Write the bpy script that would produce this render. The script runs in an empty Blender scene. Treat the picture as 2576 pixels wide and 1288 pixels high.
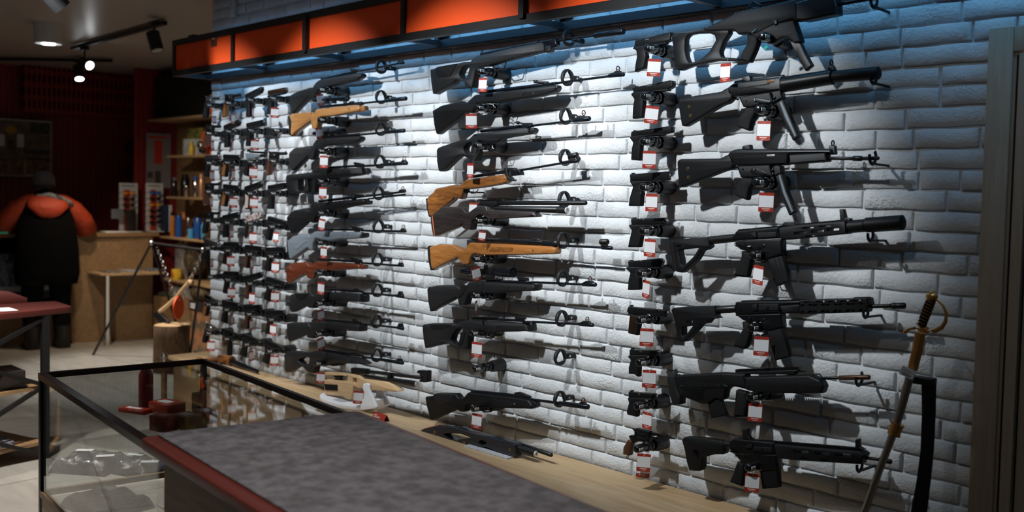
import bpy, bmesh, math, random
from mathutils import Vector, Matrix
from mathutils.geometry import tessellate_polygon
random.seed(7)
S = bpy.context.scene
COL = S.collection
# ------------------------------------------------------------------ camera
# world: brick wall is the plane Y=0 (room on the Y<0 side), X runs along it, Z up
F_PX, CX, CY = 2504., 1288., 605.
CAM = Vector((0., -3.15, 1.58))
AX = Vector((0.69378946, 0.04963837, -0.71846518))   # world axes seen from the camera (right, down, forward)
AY = Vector((0.71985179, -0.01777992, 0.69390004))
AZ = Vector((0.02166981, -0.99860899, -0.04806779))
cam = bpy.data.cameras.new('camera'); camo = bpy.data.objects.new('camera', cam); COL.objects.link(camo)
camo.matrix_world = Matrix(((AX.x, -AX.y, -AX.z, CAM.x), (AY.x, -AY.y, -AY.z, CAM.y), (AZ.x, -AZ.y, -AZ.z, CAM.z), (0, 0, 0, 1)))
cam.sensor_width = 36.; cam.lens = F_PX / 2576. * 36.
cam.shift_y = -(644. - CY) / 2576.
cam.clip_start = .05
cam.dof.use_dof = True; cam.dof.focus_distance = 3.9; cam.dof.aperture_fstop = 2.2
S.camera = camo
S.view_settings.view_transform = 'Standard'; S.view_settings.look = 'None'; S.view_settings.gamma = 1.; S.view_settings.use_curve_mapping = False
S.view_settings.exposure = 0.
# ------------------------------------------------------------------ light
w = bpy.data.worlds.new('world'); S.world = w; w.use_nodes = True
w.node_tree.nodes['Background'].inputs[0].default_value = (.8, .74, .7, 1); w.node_tree.nodes['Background'].inputs[1].default_value = .03
def spot(loc, tgt, power, ang, blend, col=(1, 1, 1), size=.03, name='spot_light'):
    l = bpy.data.lights.new(name, 'SPOT'); l.energy = power; l.color = col; l.spot_size = math.radians(ang); l.spot_blend = blend; l.shadow_soft_size = size
    o = bpy.data.objects.new(name, l); COL.objects.link(o); o.location = loc
    d = Vector(tgt) - Vector(loc); o.rotation_euler = d.to_track_quat('-Z', 'Y').to_euler(); return o
def area(loc, tgt, power, sx, sy, col, name='area_light'):
    l = bpy.data.lights.new(name, 'AREA'); l.energy = power; l.color = col; l.shape = 'RECTANGLE'; l.size = sx; l.size_y = sy
    o = bpy.data.objects.new(name, l); COL.objects.link(o); o.location = loc
    d = Vector(tgt) - Vector(loc); o.rotation_euler = d.to_track_quat('-Z', 'Y').to_euler(); return o
WHITE = (.93, .98, 1.); WARM = (1., .78, .55)
SPOTS = []   # (lamp position, target) of the wall washers, fixtures are built below
for x, p in ((-5.55, 140), (-4.45, 138), (-3.35, 150), (-2.38, 158), (-1.25, 8)):
    L, T = (x, -1.62, 2.69), (x - (.1 if x > -1.3 else 0), 0, 1.46 if x < -1.3 else 1.1)
    SPOTS.append((L, T)); spot(L, T, p, 59, .62, WHITE)
BLUE = (.16, .55, 1.)
area((-3.1, -.2, 2.455), (-3.1, -.03, 2.26), 9., 6.0, .02, BLUE, 'blue_led_light')
# ceiling lamps over the back of the shop, then added fill spots nearer the camera
spot((-8.9, .3, 2.62), (-9.1, .5, 0), 75, 80, .5, WARM, .05)
spot((-8.2, .2, 2.4), (-8.1, .5, 0), 220, 70, .6, (1, .97, .92), .05)
spot((-7.6, -.5, 2.55), (-8.6, 1.4, .9), 85, 80, .7, (1, .85, .66), .05)
spot((-6.1, -1.6, 2.7), (-6.4, -.9, 0), 110, 60, .7, (1, .93, .85), .05)
spot((-4.9, -2.0, 2.7), (-5.2, -1.6, 0), 420, 74, .7, (1, .93, .85), .05)  # added fill spot without a fixture, brightens the tiles seen through the case
spot((-1.9, -2.3, 2.7), (-1.9, -2.05, 0), 85, 62, .7, (1, .95, .92), .05)  # unseen spot added to lift the dark felt counter
# ------------------------------------------------------------------ pixel helpers: a pixel of the photograph becomes a point on a given plane
class Crop:
    def __init__(s, ox, oy, k): s.ox, s.oy, s.k = ox, oy, k
    def px(s, p): return (s.ox + p[0] / s.k, s.oy + p[1] / s.k)
Z0 = Crop(0, 0, 1)
cA = Crop(700, 130, 4.294); cB = Crop(700, 380, 4.294); cC = Crop(700, 630, 3.681)
cD = Crop(1060, 60, 4.026); cE = Crop(1060, 360, 4.770); cF = Crop(1060, 570, 3.904); cG = Crop(1040, 860, 3.7875); cT = Crop(1090, 260, 5.8545)
cP1 = Crop(1560, 60, 3.578); cP2 = Crop(1560, 400, 3.389); cP3 = Crop(1560, 750, 6.4375); cP4 = Crop(1560, 950, 4.77)
cR1 = Crop(1660, 0, 3.389); cR2 = Crop(1660, 340, 3.067); cR3 = Crop(1660, 720, 3.903); cR4 = Crop(1660, 900, 3.320)
cS = Crop(2120, 700, 2.191); cL1 = Crop(500, 180, 3.388); cL2 = Crop(500, 530, 3.219)
cBG1 = Crop(0, 0, 2.683); cBG2 = Crop(0, 420, 2.577); cBG3 = Crop(340, 180, 2.8); cBG4 = Crop(340, 580, 3.786)
cCS = Crop(80, 860, 3.009); cW = Crop(780, 900, 7.156); cQ = Crop(1040, 1040, 6.779)
def ray(px, py):
    v = Vector(((px - CX) / F_PX, (py - CY) / F_PX, 1.)); return Vector((AX.dot(v), AY.dot(v), AZ.dot(v)))
def atY(px, py, Y): r = ray(px, py); return CAM + r * ((Y - CAM.y) / r.y)
def atZ(px, py, Z): r = ray(px, py); return CAM + r * ((Z - CAM.z) / r.z)
def atX(px, py, X): r = ray(px, py); return CAM + r * ((X - CAM.x) / r.x)
def depth(p): d = p - CAM; return AX.z * d.x + AY.z * d.y + AZ.z * d.z
# ------------------------------------------------------------------ materials
MATS = {}
def mat(name, col, rough=.5, metal=0., spec=.5, emis=None, es=0., bump=None, noise=None, alpha=None, trans=0., coat=0.):
    m = bpy.data.materials.new(name); m.use_nodes = True; nt = m.node_tree; b = nt.nodes['Principled BSDF']
    b.inputs['Base Color'].default_value = (*col, 1); b.inputs['Roughness'].default_value = rough; b.inputs['Metallic'].default_value = metal
    b.inputs['Specular IOR Level'].default_value = spec; b.inputs['Transmission Weight'].default_value = trans; b.inputs['Coat Weight'].default_value = coat
    if emis: b.inputs['Emission Color'].default_value = (*emis, 1); b.inputs['Emission Strength'].default_value = es
    tc = nt.nodes.new('ShaderNodeTexCoord')
    if noise:   # (scale, col2, low, high)
        n = nt.nodes.new('ShaderNodeTexNoise'); n.inputs['Scale'].default_value = noise[0]; n.inputs['Detail'].default_value = 6
        r = nt.nodes.new('ShaderNodeValToRGB'); r.color_ramp.elements[0].position = noise[2]; r.color_ramp.elements[1].position = noise[3]
        r.color_ramp.elements[0].color = (*col, 1); r.color_ramp.elements[1].color = (*noise[1], 1)
        nt.links.new(tc.outputs['Object'], n.inputs['Vector']); nt.links.new(n.outputs['Fac'], r.inputs['Fac']); nt.links.new(r.outputs['Color'], b.inputs['Base Color'])
    if bump:    # (scale, strength, distance)
        n = nt.nodes.new('ShaderNodeTexNoise'); n.inputs['Scale'].default_value = bump[0]; n.inputs['Detail'].default_value = 8
        k = nt.nodes.new('ShaderNodeBump'); k.inputs['Strength'].default_value = bump[1]; k.inputs['Distance'].default_value = bump[2]
        nt.links.new(tc.outputs['Object'], n.inputs['Vector']); nt.links.new(n.outputs['Fac'], k.inputs['Height']); nt.links.new(k.outputs['Normal'], b.inputs['Normal'])
    MATS[name] = m; return m
def wood(name, c1, c2, stretch=(3, 40, 40), rough=.45, coat=0., dist=1.5):
    m = mat(name, c1, rough, coat=coat); nt = m.node_tree; b = nt.nodes['Principled BSDF']
    tc = nt.nodes.new('ShaderNodeTexCoord'); mp = nt.nodes.new('ShaderNodeMapping'); mp.inputs['Scale'].default_value = stretch
    n = nt.nodes.new('ShaderNodeTexNoise'); n.inputs['Scale'].default_value = 1.; n.inputs['Detail'].default_value = 7; n.inputs['Distortion'].default_value = dist; n.inputs['Roughness'].default_value = .62
    r = nt.nodes.new('ShaderNodeValToRGB'); r.color_ramp.elements[0].position = .36; r.color_ramp.elements[1].position = .68
    r.color_ramp.elements[0].color = (*c2, 1); r.color_ramp.elements[1].color = (*c1, 1)
    k = nt.nodes.new('ShaderNodeBump'); k.inputs['Strength'].default_value = .15; k.inputs['Distance'].default_value = .002
    L = nt.links.new; L(tc.outputs['Object'], mp.inputs['Vector']); L(mp.outputs['Vector'], n.inputs['Vector']); L(n.outputs['Fac'], r.inputs['Fac']); L(r.outputs['Color'], b.inputs['Base Color'])
    L(n.outputs['Fac'], k.inputs['Height']); L(k.outputs['Normal'], b.inputs['Normal']); return m
mat('poly', (.0058, .006, .0068), .5, spec=.27, bump=(900, .25, .0006)); mat('poly_soft', (.0105, .011, .0125), .56, spec=.34, bump=(700, .3, .0006))
mat('rubber', (.006, .006, .0062), .7, spec=.25); mat('steel', (.018, .022, .03), .24, .7); mat('matte', (.006, .006, .0065), .4, .1); mat('gun', (.0045, .0048, .0056), .36, .1, spec=.4, bump=(600, .15, .0004))
mat('bore', (.002, .002, .002), .9); mat('grey_poly', (.15, .175, .205), .5, bump=(700, .2, .0006)); mat('silver', (.5, .5, .5), .3, 1.); mat('chrome', (.75, .75, .75), .12, 1.)
mat('gold', (.75, .42, .14), .3, 1., bump=(300, .5, .001)); mat('brass', (.7, .45, .16), .3, 1.); mat('bronze', (.07, .035, .02), .35, .8); mat('rust', (.10, .05, .03), .45, .6)
mat('lock', (.006, .006, .007), .22, coat=.15); mat('lockmatte', (.012, .012, .013), .45); mat('digit', (.85, .82, .75), .4, noise=(500, (.2, .18, .15), .5, .6))
mat('red', (.36, .035, .02), .4); mat('white', (.8, .8, .82), .5); mat('printgrey', (.45, .45, .47), .6); mat('pinkprint', (.75, .5, .46), .5); mat('sightred', (.8, .05, .03), .4); mat('gauge', (.7, .7, .66), .35)
mat('orange_line', (.7, .16, .06), .5); mat('green', (.02, .45, .36), .5); mat('camo', (.5, .4, .38), .5, noise=(60, (.15, .1, .1), .45, .55)); mat('pearl', (.5, .42, .36), .4)
wood('wood_light', (.46, .235, .09), (.36, .16, .05), (5, 60, 60), .35, .3); wood('wood_orange', (.40, .17, .045), (.27, .095, .02), (6, 60, 60), .35, .4); wood('wood_r4', (.34, .13, .03), (.13, .045, .012), (8, 50, 50), .33, .4)
wood('wood_red', (.17, .042, .016), (.10, .022, .010), (5, 60, 60), .3, .4); wood('wood_dark', (.045, .034, .032), (.016, .013, .013), (6, 90, 90), .4, .1); wood('wood_maple', (.70, .50, .29), (.58, .37, .19), (4, 40, 40), .4, .1)
wood('oak', (.56, .40, .235), (.42, .275, .14), (1.2, 14, 14), .5); wood('oak_panel', (.34, .215, .11), (.235, .14, .065), (1.5, 20, 20), .5); wood('oak_v', (.42, .33, .245), (.35, .265, .19), (60, 60, 3.), .55)
wood('oak_y', (.34, .215, .11), (.235, .14, .065), (20, 1.5, 20), .5)
wood('walnut', (.11, .04, .018), (.05, .018, .01), (30, 30, 8), .35, .3); wood('bark', (.16, .09, .045), (.05, .028, .015), (30, 30, 4), .9, 0, 3.); wood('blue_lam', (.012, .016, .028), (.006, .007, .011), (4, 60, 60), .3, .3)
mat('frame_black', (.012, .012, .013), .45, .3); mat('panel_orange', (.78, .075, .008), .55, spec=.35); mat('beam', (.03, .034, .04), .45, .3); mat('trim_red', (.13, .02, .012), .42); mat('trim_table', (.075, .012, .009), .45); mat('trim_dark', (.03, .008, .007), .35)
mat('felt', (.20, .19, .20), 1., spec=.1, bump=(90, .8, .004), noise=(28, (.11, .105, .11), .35, .65)); mat('ceiling', (.42, .37, .33), .35, spec=.5)
# ------------------------------------------------------------------ mesh builders
def link(name, me, parent=None, loc=None, m=None, smooth=True, ang=40):
    o = bpy.data.objects.new(name, me); COL.objects.link(o)
    if m is not None:
        for k in (m if isinstance(m, (list, tuple)) else [m]): me.materials.append(MATS[k] if isinstance(k, str) else k)
    if smooth:
        me.polygons.foreach_set('use_smooth', [True] * len(me.polygons))
        try: me.set_sharp_from_angle(angle=math.radians(ang))
        except Exception: pass
    if parent is not None: o.parent = parent
    if loc is not None: o.location = loc
    return o
def thing(name, label, cat, loc=(0, 0, 0), group=None, rotz=0.):
    o = bpy.data.objects.new(name, None); o.empty_display_size = .02; COL.objects.link(o); o.location = loc; o.rotation_euler.z = rotz
    o['label'] = label; o['category'] = cat
    if group: o['group'] = group
    return o
def tag(o, label=None, cat=None, group=None, kind=None):
    if label: o['label'] = label
    if cat: o['category'] = cat
    if group: o['group'] = group
    if kind: o['kind'] = kind
    return o
class MB:
    def __init__(s): s.v = []; s.f = []; s.mi = []
    def add(s, v, f, mi=0):
        b = len(s.v); s.v += [tuple(p) for p in v]; s.f += [tuple(i + b for i in q) for q in f]; s.mi += [mi] * len(f); return s
    def box(s, a, b, mi=0):
        x0, x1 = sorted((a[0], b[0])); y0, y1 = sorted((a[1], b[1])); z0, z1 = sorted((a[2], b[2]))
        v = [(x, y, z) for x in (x0, x1) for y in (y0, y1) for z in (z0, z1)]
        return s.add(v, [(0, 1, 3, 2), (4, 6, 7, 5), (0, 4, 5, 1), (2, 3, 7, 6), (0, 2, 6, 4), (1, 5, 7, 3)], mi)
    def rbox(s, a, b, r=.004, mi=0):   # box with chamfered edges
        bm = bmesh.new(); bmesh.ops.create_cube(bm, size=1.)
        for v in bm.verts: v.co = Vector([(a[i] + b[i]) / 2 + v.co[i] * abs(b[i] - a[i]) for i in range(3)])
        bmesh.ops.bevel(bm, geom=list(bm.edges), offset=r, segments=2, affect='EDGES', profile=.5)
        bm.verts.index_update(); s.add([v.co for v in bm.verts], [[v.index for v in f.verts] for f in bm.faces], mi); bm.free(); return s
    def beam(s, a, b, w, h, mi=0, up=(0, 0, 1)):
        a, b = Vector(a), Vector(b); d = (b - a).normalized(); u = Vector(up); r = d.cross(u)
        if r.length < 1e-4: r = d.cross(Vector((1, 0, 0)))
        r.normalize(); u = r.cross(d)
        v = [p + r * (sx * w / 2) + u * (sy * h / 2) for p in (a, b) for sx, sy in ((-1, -1), (1, -1), (1, 1), (-1, 1))]
        return s.add(v, [(0, 3, 2, 1), (4, 5, 6, 7), (0, 1, 5, 4), (1, 2, 6, 5), (2, 3, 7, 6), (3, 0, 4, 7)], mi)
    def lathe(s, a, b, prof, n=20, mi=0, sq=None):   # prof: (t along a->b, radius) ; sq: (ry scale)
        a, b = Vector(a), Vector(b); d = b - a; dn = d.normalized(); u = Vector((0, 0, 1)) if abs(dn.z) < .9 else Vector((1, 0, 0))
        r = dn.cross(u).normalized(); u = r.cross(dn); ky = sq or 1.
        v = []; f = []
        for t, q in prof:
            for i in range(n):
                c = math.tau * i / n; v.append(a + d * t + r * (math.cos(c) * q) + u * (math.sin(c) * q * ky))
        for k in range(len(prof) - 1):
            for i in range(n): j = (i + 1) % n; f.append((k * n + i, k * n + j, (k + 1) * n + j, (k + 1) * n + i))
        if prof[0][1] > 1e-6: f.append(tuple(reversed(range(n))))
        if prof[-1][1] > 1e-6: f.append(tuple(range((len(prof) - 1) * n, len(prof) * n)))
        return s.add(v, f, mi)
    def loft(s, pts, rad, n=12, mi=0, cap=True, flat=None):   # pts path, rad list of r or (ra, rb); flat = reference vector for ra
        pts = [Vector(p) for p in pts]; v = []; f = []; ref = Vector(flat) if flat else None
        for k, p in enumerate(pts):
            d = (pts[min(k + 1, len(pts) - 1)] - pts[max(k - 1, 0)]).normalized()
            if ref is None: ref = Vector((0, 1, 0)) if abs(d.y) < .8 else Vector((1, 0, 0))
            a = (ref - d * ref.dot(d)).normalized(); b = d.cross(a); 
            if not flat: ref = a
            q = rad[k] if isinstance(rad, (list, tuple)) else rad; ra, rb = q if isinstance(q, (list, tuple)) else (q, q)
            for i in range(n): c = math.tau * i / n; v.append(p + a * (math.cos(c) * ra) + b * (math.sin(c) * rb))
        for k in range(len(pts) - 1):
            for i in range(n): j = (i + 1) % n; f.append((k * n + i, k * n + j, (k + 1) * n + j, (k + 1) * n + i))
        if cap: f.append(tuple(reversed(range(n)))); f.append(tuple(range((len(pts) - 1) * n, len(pts) * n)))
        return s.add(v, f, mi)
    def torus(s, c, nrm, R, r, n=24, m=8, mi=0):
        c = Vector(c); nrm = Vector(nrm).normalized(); u = nrm.cross(Vector((0, 0, 1)) if abs(nrm.z) < .9 else Vector((1, 0, 0))).normalized(); w_ = nrm.cross(u)
        v = []; f = []
        for i in range(n):
            a = math.tau * i / n; e = u * math.cos(a) + w_ * math.sin(a)
            for j in range(m): b = math.tau * j / m; v.append(c + e * (R + r * math.cos(b)) + nrm * (r * math.sin(b)))
        for i in range(n):
            for j in range(m): f.append((i * m + j, ((i + 1) % n) * m + j, ((i + 1) % n) * m + (j + 1) % m, i * m + (j + 1) % m))
        return s.add(v, f, mi)
    def sphere(s, c, r, n=14, m=9, mi=0):
        r = r if isinstance(r, (tuple, list)) else (r, r, r); v = []; f = []
        for k in range(m + 1):
            t = math.pi * k / m
            for i in range(n): a = math.tau * i / n; v.append((c[0] + r[0] * math.sin(t) * math.cos(a), c[1] + r[1] * math.sin(t) * math.sin(a), c[2] + r[2] * math.cos(t)))
        for k in range(m):
            for i in range(n): j = (i + 1) % n; f.append((k * n + i, (k + 1) * n + i, (k + 1) * n + j, k * n + j))
        return s.add(v, f, mi)
    def build(s, name, m, parent=None, loc=None, smooth=True, ang=40):
        me = bpy.data.meshes.new(name); off = Vector(parent_loc(parent, loc))
        me.from_pydata([Vector(p) - off for p in s.v], [], s.f); me.polygons.foreach_set('material_index', s.mi); me.validate(); me.update()
        bm = bmesh.new(); bm.from_mesh(me); bmesh.ops.remove_doubles(bm, verts=bm.verts, dist=1e-6); bmesh.ops.recalc_face_normals(bm, faces=bm.faces); bm.to_mesh(me); bm.free()
        return link(name, me, parent, None if parent else (loc or None), m, smooth, ang)
def parent_loc(parent, loc):      # meshes are authored in world coordinates; parts are stored relative to their thing
    if parent is not None:
        p = parent; q = Vector(p.location)
        while p.parent is not None: p = p.parent; q = q + p.location
        return q
    return Vector(loc) if loc else Vector((0, 0, 0))
def rounded(pts, r):
    n = len(pts); out = []
    if r <= 0: return [tuple(p) for p in pts]
    for i in range(n):
        p0, p1, p2 = Vector(pts[i - 1]), Vector(pts[i]), Vector(pts[(i + 1) % n]); a = (p0 - p1); b = (p2 - p1)
        if a.length < 1e-6 or b.length < 1e-6: continue
        ra = min(r, a.length * .42); rb = min(r, b.length * .42); q0 = p1 + a.normalized() * ra; q2 = p1 + b.normalized() * rb
        for t in (0, .25, .5, .75, 1.): out.append(tuple(q0 * (1 - t) ** 2 + p1 * (2 * t * (1 - t)) + q2 * t * t))
    return out
def offset(loop, d):
    n = len(loop); out = []
    for i in range(n):
        p0, p1, p2 = Vector(loop[i - 1]), Vector(loop[i]), Vector(loop[(i + 1) % n]); a = (p1 - p0); b = (p2 - p1)
        if a.length < 1e-9 or b.length < 1e-9: out.append(tuple(p1)); continue
        a.normalize(); b.normalize(); na = Vector((-a.y, a.x)); nb = Vector((-b.y, b.x)); m = na + nb
        if m.length < .3: m = na
        m.normalize(); c = max(.5, m.dot(na)); out.append(tuple(p1 + m * (d / c)))
    return out
def signed(l): return sum(l[i - 1][0] * l[i][1] - l[i][0] * l[i - 1][1] for i in range(len(l))) / 2
def prism_mb(mb, outer, holes, y0, y1, bev, mi=0, conv=None, seg=3):
    """outline in the X-Z plane, extruded from y0 to y1, with rounded rims"""
    if signed(outer) < 0: outer = outer[::-1]
    hs = [h[::-1] if signed(h) > 0 else h for h in holes]
    loops = [outer] + hs; t = abs(y1 - y0); bev = min(bev, t * .49); lo, hi = min(y0, y1), max(y0, y1)
    layers = [(lo + bev * (1 - math.sin(math.pi / 2 * k / seg)), bev * (1 - math.cos(math.pi / 2 * k / seg))) for k in range(seg, -1, -1)] if bev > 0 else [(lo, 0)]
    # layers from outer face inwards
    layers = [(lo + bev * (1 - math.cos(math.pi / 2 * k / seg)), bev * (1 - math.sin(math.pi / 2 * k / seg))) for k in range(0, seg + 1)] if bev > 0 else [(lo, 0)]
    layers = layers + [(lo + hi - y, d) for y, d in reversed(layers)]
    v = []; f = []; base = []
    for li, lp in enumerate(loops):
        rings = []; per = sum(math.hypot(lp[i][0] - lp[i - 1][0], lp[i][1] - lp[i - 1][1]) for i in range(len(lp))); sc_ = min(1., min(.0035 if hs else .0075, (.45 if li == 0 else .3) * abs(signed(lp)) / max(per, 1e-6)) / max(bev, 1e-6))
        for y, d in layers:
            d *= sc_; q = offset(lp, d) if d > 1e-7 else lp; rings.append(len(v)); v += [(p[0], y, p[1]) for p in q]
        n = len(lp)
        for k in range(len(rings) - 1):
            for i in range(n): j = (i + 1) % n; f.append((rings[k] + i, rings[k] + j, rings[k + 1] + j, rings[k + 1] + i))
        base.append((rings[0], rings[-1], n))
    ox, oz = v[0][0], v[0][2]; flat = [[Vector(((v[b + i][0] - ox) * 1000., (v[b + i][2] - oz) * 1000., 0)) for i in range(n)] for b, _, n in base]
    idx = []; [idx.extend((b, e, i) for i in range(n)) for b, e, n in base]
    for tri in tessellate_polygon(flat):
        f.append(tuple(idx[q][0] + idx[q][2] for q in tri)); f.append(tuple(idx[q][1] + idx[q][2] for q in reversed(tri)))
    if conv: v = [conv(p) for p in v]
    mb.add(v, f, mi); return mb
# a builder for things hanging parallel to the wall: outlines are given in a crop's pixels and laid on the plane Y = y
class Gun:
    def __init__(s, name, label, cat, crop, y=-.11, group=None, at=None):
        s.c, s.y = crop, y; q = crop.px(at); p = atY(q[0], q[1], y); s.t = thing(name, label, cat, (p.x, p.y, p.z), group); s.scale = depth(p) / F_PX / crop.k
    def P(s, p, dy=0): q = s.c.px(p); return atY(q[0], q[1], s.y + dy)
    def R(s, p, r): return r * depth(s.P(p)) / F_PX / s.c.k
    def poly(s, name, m, pts, th=.03, bev=.005, r=8, holes=(), dy=0., par=None, label=None):
        W = lambda l: [(q.x, q.z) for q in (s.P(p) for p in rounded(l, r))]
        mb = MB(); prism_mb(mb, W(pts), [W(h) for h in holes], s.y + dy - th / 2, s.y + dy + th / 2, bev)
        o = mb.build(name, m, par or s.t, ang=50)
        if label: o['label'] = label
        return o
    def tube(s, name, m, segs, dy=0., par=None, bore=True, n=20, label=None):   # segs: [(x, y, r), ...] stepped radii along an axis
        mb = MB(); k = len(segs)
        for (x0, y0, r0), (x1, y1, r1) in zip(segs[::2], segs[1::2]):
            a, b = s.P((x0, y0), dy), s.P((x1, y1), dy); q0, q1 = s.R((x0, y0), r0), s.R((x1, y1), r1); L = (b - a).length; e = min(.0025, L * .1) / L
            pr = [(0, q0 * .8), (e, q0), (1 - e, q1), (1, q1 * .85)]
            mb.lathe(a, b, pr, n)
        x0, y0, r0 = segs[-2]; x1, y1, r1 = segs[-1]; a, b = s.P((x0, y0), dy), s.P((x1, y1), dy)
        o = mb.build(name, m, par or s.t)
        if label: o['label'] = label
        if bore:
            d = (b - a).normalized(); q = s.R((x1, y1), r1); mb2 = MB(); mb2.lathe(b - d * .002, b + d * .0006, [(0, q * .5), (1, q * .5)], 14); mb2.build('muzzle_bore', 'bore', o)
        return o
    def ring(s, name, m, c, r, w=3., par=None, dy=0., nrm=(1, 0, 0)):
        mb = MB(); mb.torus(s.P(c, dy), nrm, s.R(c, r), s.R(c, w), 18, 6); return mb.build(name, m, par or s.t)
    def curve(s, name, m, pts, r, dy=0., par=None):
        mb = MB(); mb.loft([s.P(p, dy) for p in pts], [s.R(p, r) for p in pts], 8); return mb.build(name, m, par or s.t)
    def rail(s, name, m, a, b, h, n, th=.02, par=None):   # toothed rail
        mb = MB(); A, B = s.P(a), s.P(b); d = (B - A); L = d.length; H = s.R(a, h); u = Vector((0, 0, 1))
        mb.beam(A, B, th * .75, H * .6)
        for i in range(n):
            c = A + d * ((i + .5) / n) + u * (H * .45); mb.beam(c - d * (.3 / n), c + d * (.3 / n), th, H * .5)
        return mb.build(name, m, par or s.t)
    def scope(s, a, b, ro, mount, ring_m='steel'):
        A, B = s.P(a), s.P(b); R = s.R(b, ro); o = thing_part('rifle_scope', s.t)
        prof = [(0, R * .6), (.02, R * .72), (.14, R * .74), (.2, R * .45), (.42, R * .45), (.43, R * .62), (.52, R * .62), (.53, R * .45), (.66, R * .45), (.8, R * .9), (.98, R), (1, R), (1, R * .86), (.97, R * .86)]
        mb = MB(); mb.lathe(A, B, prof, 22); o = mb.build('rifle_scope', ring_m, s.t)
        C_ = A.lerp(B, .475); mb = MB(); mb.lathe(C_, C_ + Vector((0, 0, R * 1.35)), [(0, R * .4), (.7, R * .4), (.75, R * .5), (1, R * .48)], 14); mb.lathe(C_, C_ + Vector((0, -R * 1.3, 0)), [(0, R * .4), (.7, R * .4), (1, R * .45)], 14); mb.build('turret', 'matte', o)
        mb = MB(); D = (B - A).normalized(); mb.lathe(B - D * .006, B - D * .004, [(0, R * .86), (1, R * .86)], 20); mb.build('objective_lens', 'lens', o)
        for t in mount:
            c = A.lerp(B, t); mb = MB(); mb.beam(c - D * .008 + Vector((0, 0, -R * .9)), c + D * .008 + Vector((0, 0, -R * .9)), .022, R * 1.1); mb.lathe(c - D * .007, c + D * .007, [(0, R * .58), (1, R * .58)], 16); mb.build('scope_mount', 'matte', o)
        return o
def thing_part(n, p): return None
mat('lens', (.03, .04, .04), .05, .6)
# ------------------------------------------------------------------ structure
CEIL = 2.80; BENCH = .445
XL, XR = -6.15, 1.2
def brick_mat():
    m = mat('brick_paint', (.62, .64, .66), .6, spec=.4); nt = m.node_tree; b = nt.nodes['Principled BSDF']; L = nt.links.new
    tc = nt.nodes.new('ShaderNodeTexCoord')
    n = nt.nodes.new('ShaderNodeTexNoise'); n.inputs['Scale'].default_value = 7; n.inputs['Detail'].default_value = 5
    r = nt.nodes.new('ShaderNodeValToRGB'); r.color_ramp.elements[0].position = .3; r.color_ramp.elements[1].position = .75; r.color_ramp.elements[0].color = (.54, .56, .58, 1); r.color_ramp.elements[1].color = (.70, .715, .73, 1)
    L(tc.outputs['Object'], n.inputs['Vector']); L(n.outputs['Fac'], r.inputs['Fac']); L(r.outputs['Color'], b.inputs['Base Color'])
    # fine plaster grain everywhere, coarse pits only on patches
    g = nt.nodes.new('ShaderNodeTexNoise'); g.inputs['Scale'].default_value = 75; g.inputs['Detail'].default_value = 9; g.inputs['Roughness'].default_value = .65
    p = nt.nodes.new('ShaderNodeTexNoise'); p.inputs['Scale'].default_value = 130; p.inputs['Detail'].default_value = 3
    k = nt.nodes.new('ShaderNodeTexNoise'); k.inputs['Scale'].default_value = 5.5; k.inputs['Detail'].default_value = 1
    kr = nt.nodes.new('ShaderNodeMapRange'); kr.inputs[1].default_value = .56; kr.inputs[2].default_value = .66
    mu = nt.nodes.new('ShaderNodeMath'); mu.operation = 'MULTIPLY'; ad = nt.nodes.new('ShaderNodeMath'); ad.operation = 'ADD'; sc = nt.nodes.new('ShaderNodeMath'); sc.operation = 'MULTIPLY'; sc.inputs[1].default_value = .7
    for q in (g, p, k): L(tc.outputs['Object'], q.inputs['Vector'])
    L(k.outputs['Fac'], kr.inputs[0]); L(kr.outputs[0], mu.inputs[0]); L(p.outputs['Fac'], mu.inputs[1]); L(g.outputs['Fac'], sc.inputs[0]); L(mu.outputs[0], ad.inputs[0]); L(sc.outputs[0], ad.inputs[1])
    u = nt.nodes.new('ShaderNodeBump'); u.inputs['Strength'].default_value = 1.; u.inputs['Distance'].default_value = .0065; L(ad.outputs[0], u.inputs['Height']); L(u.outputs['Normal'], b.inputs['Normal'])
brick_mat()
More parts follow.
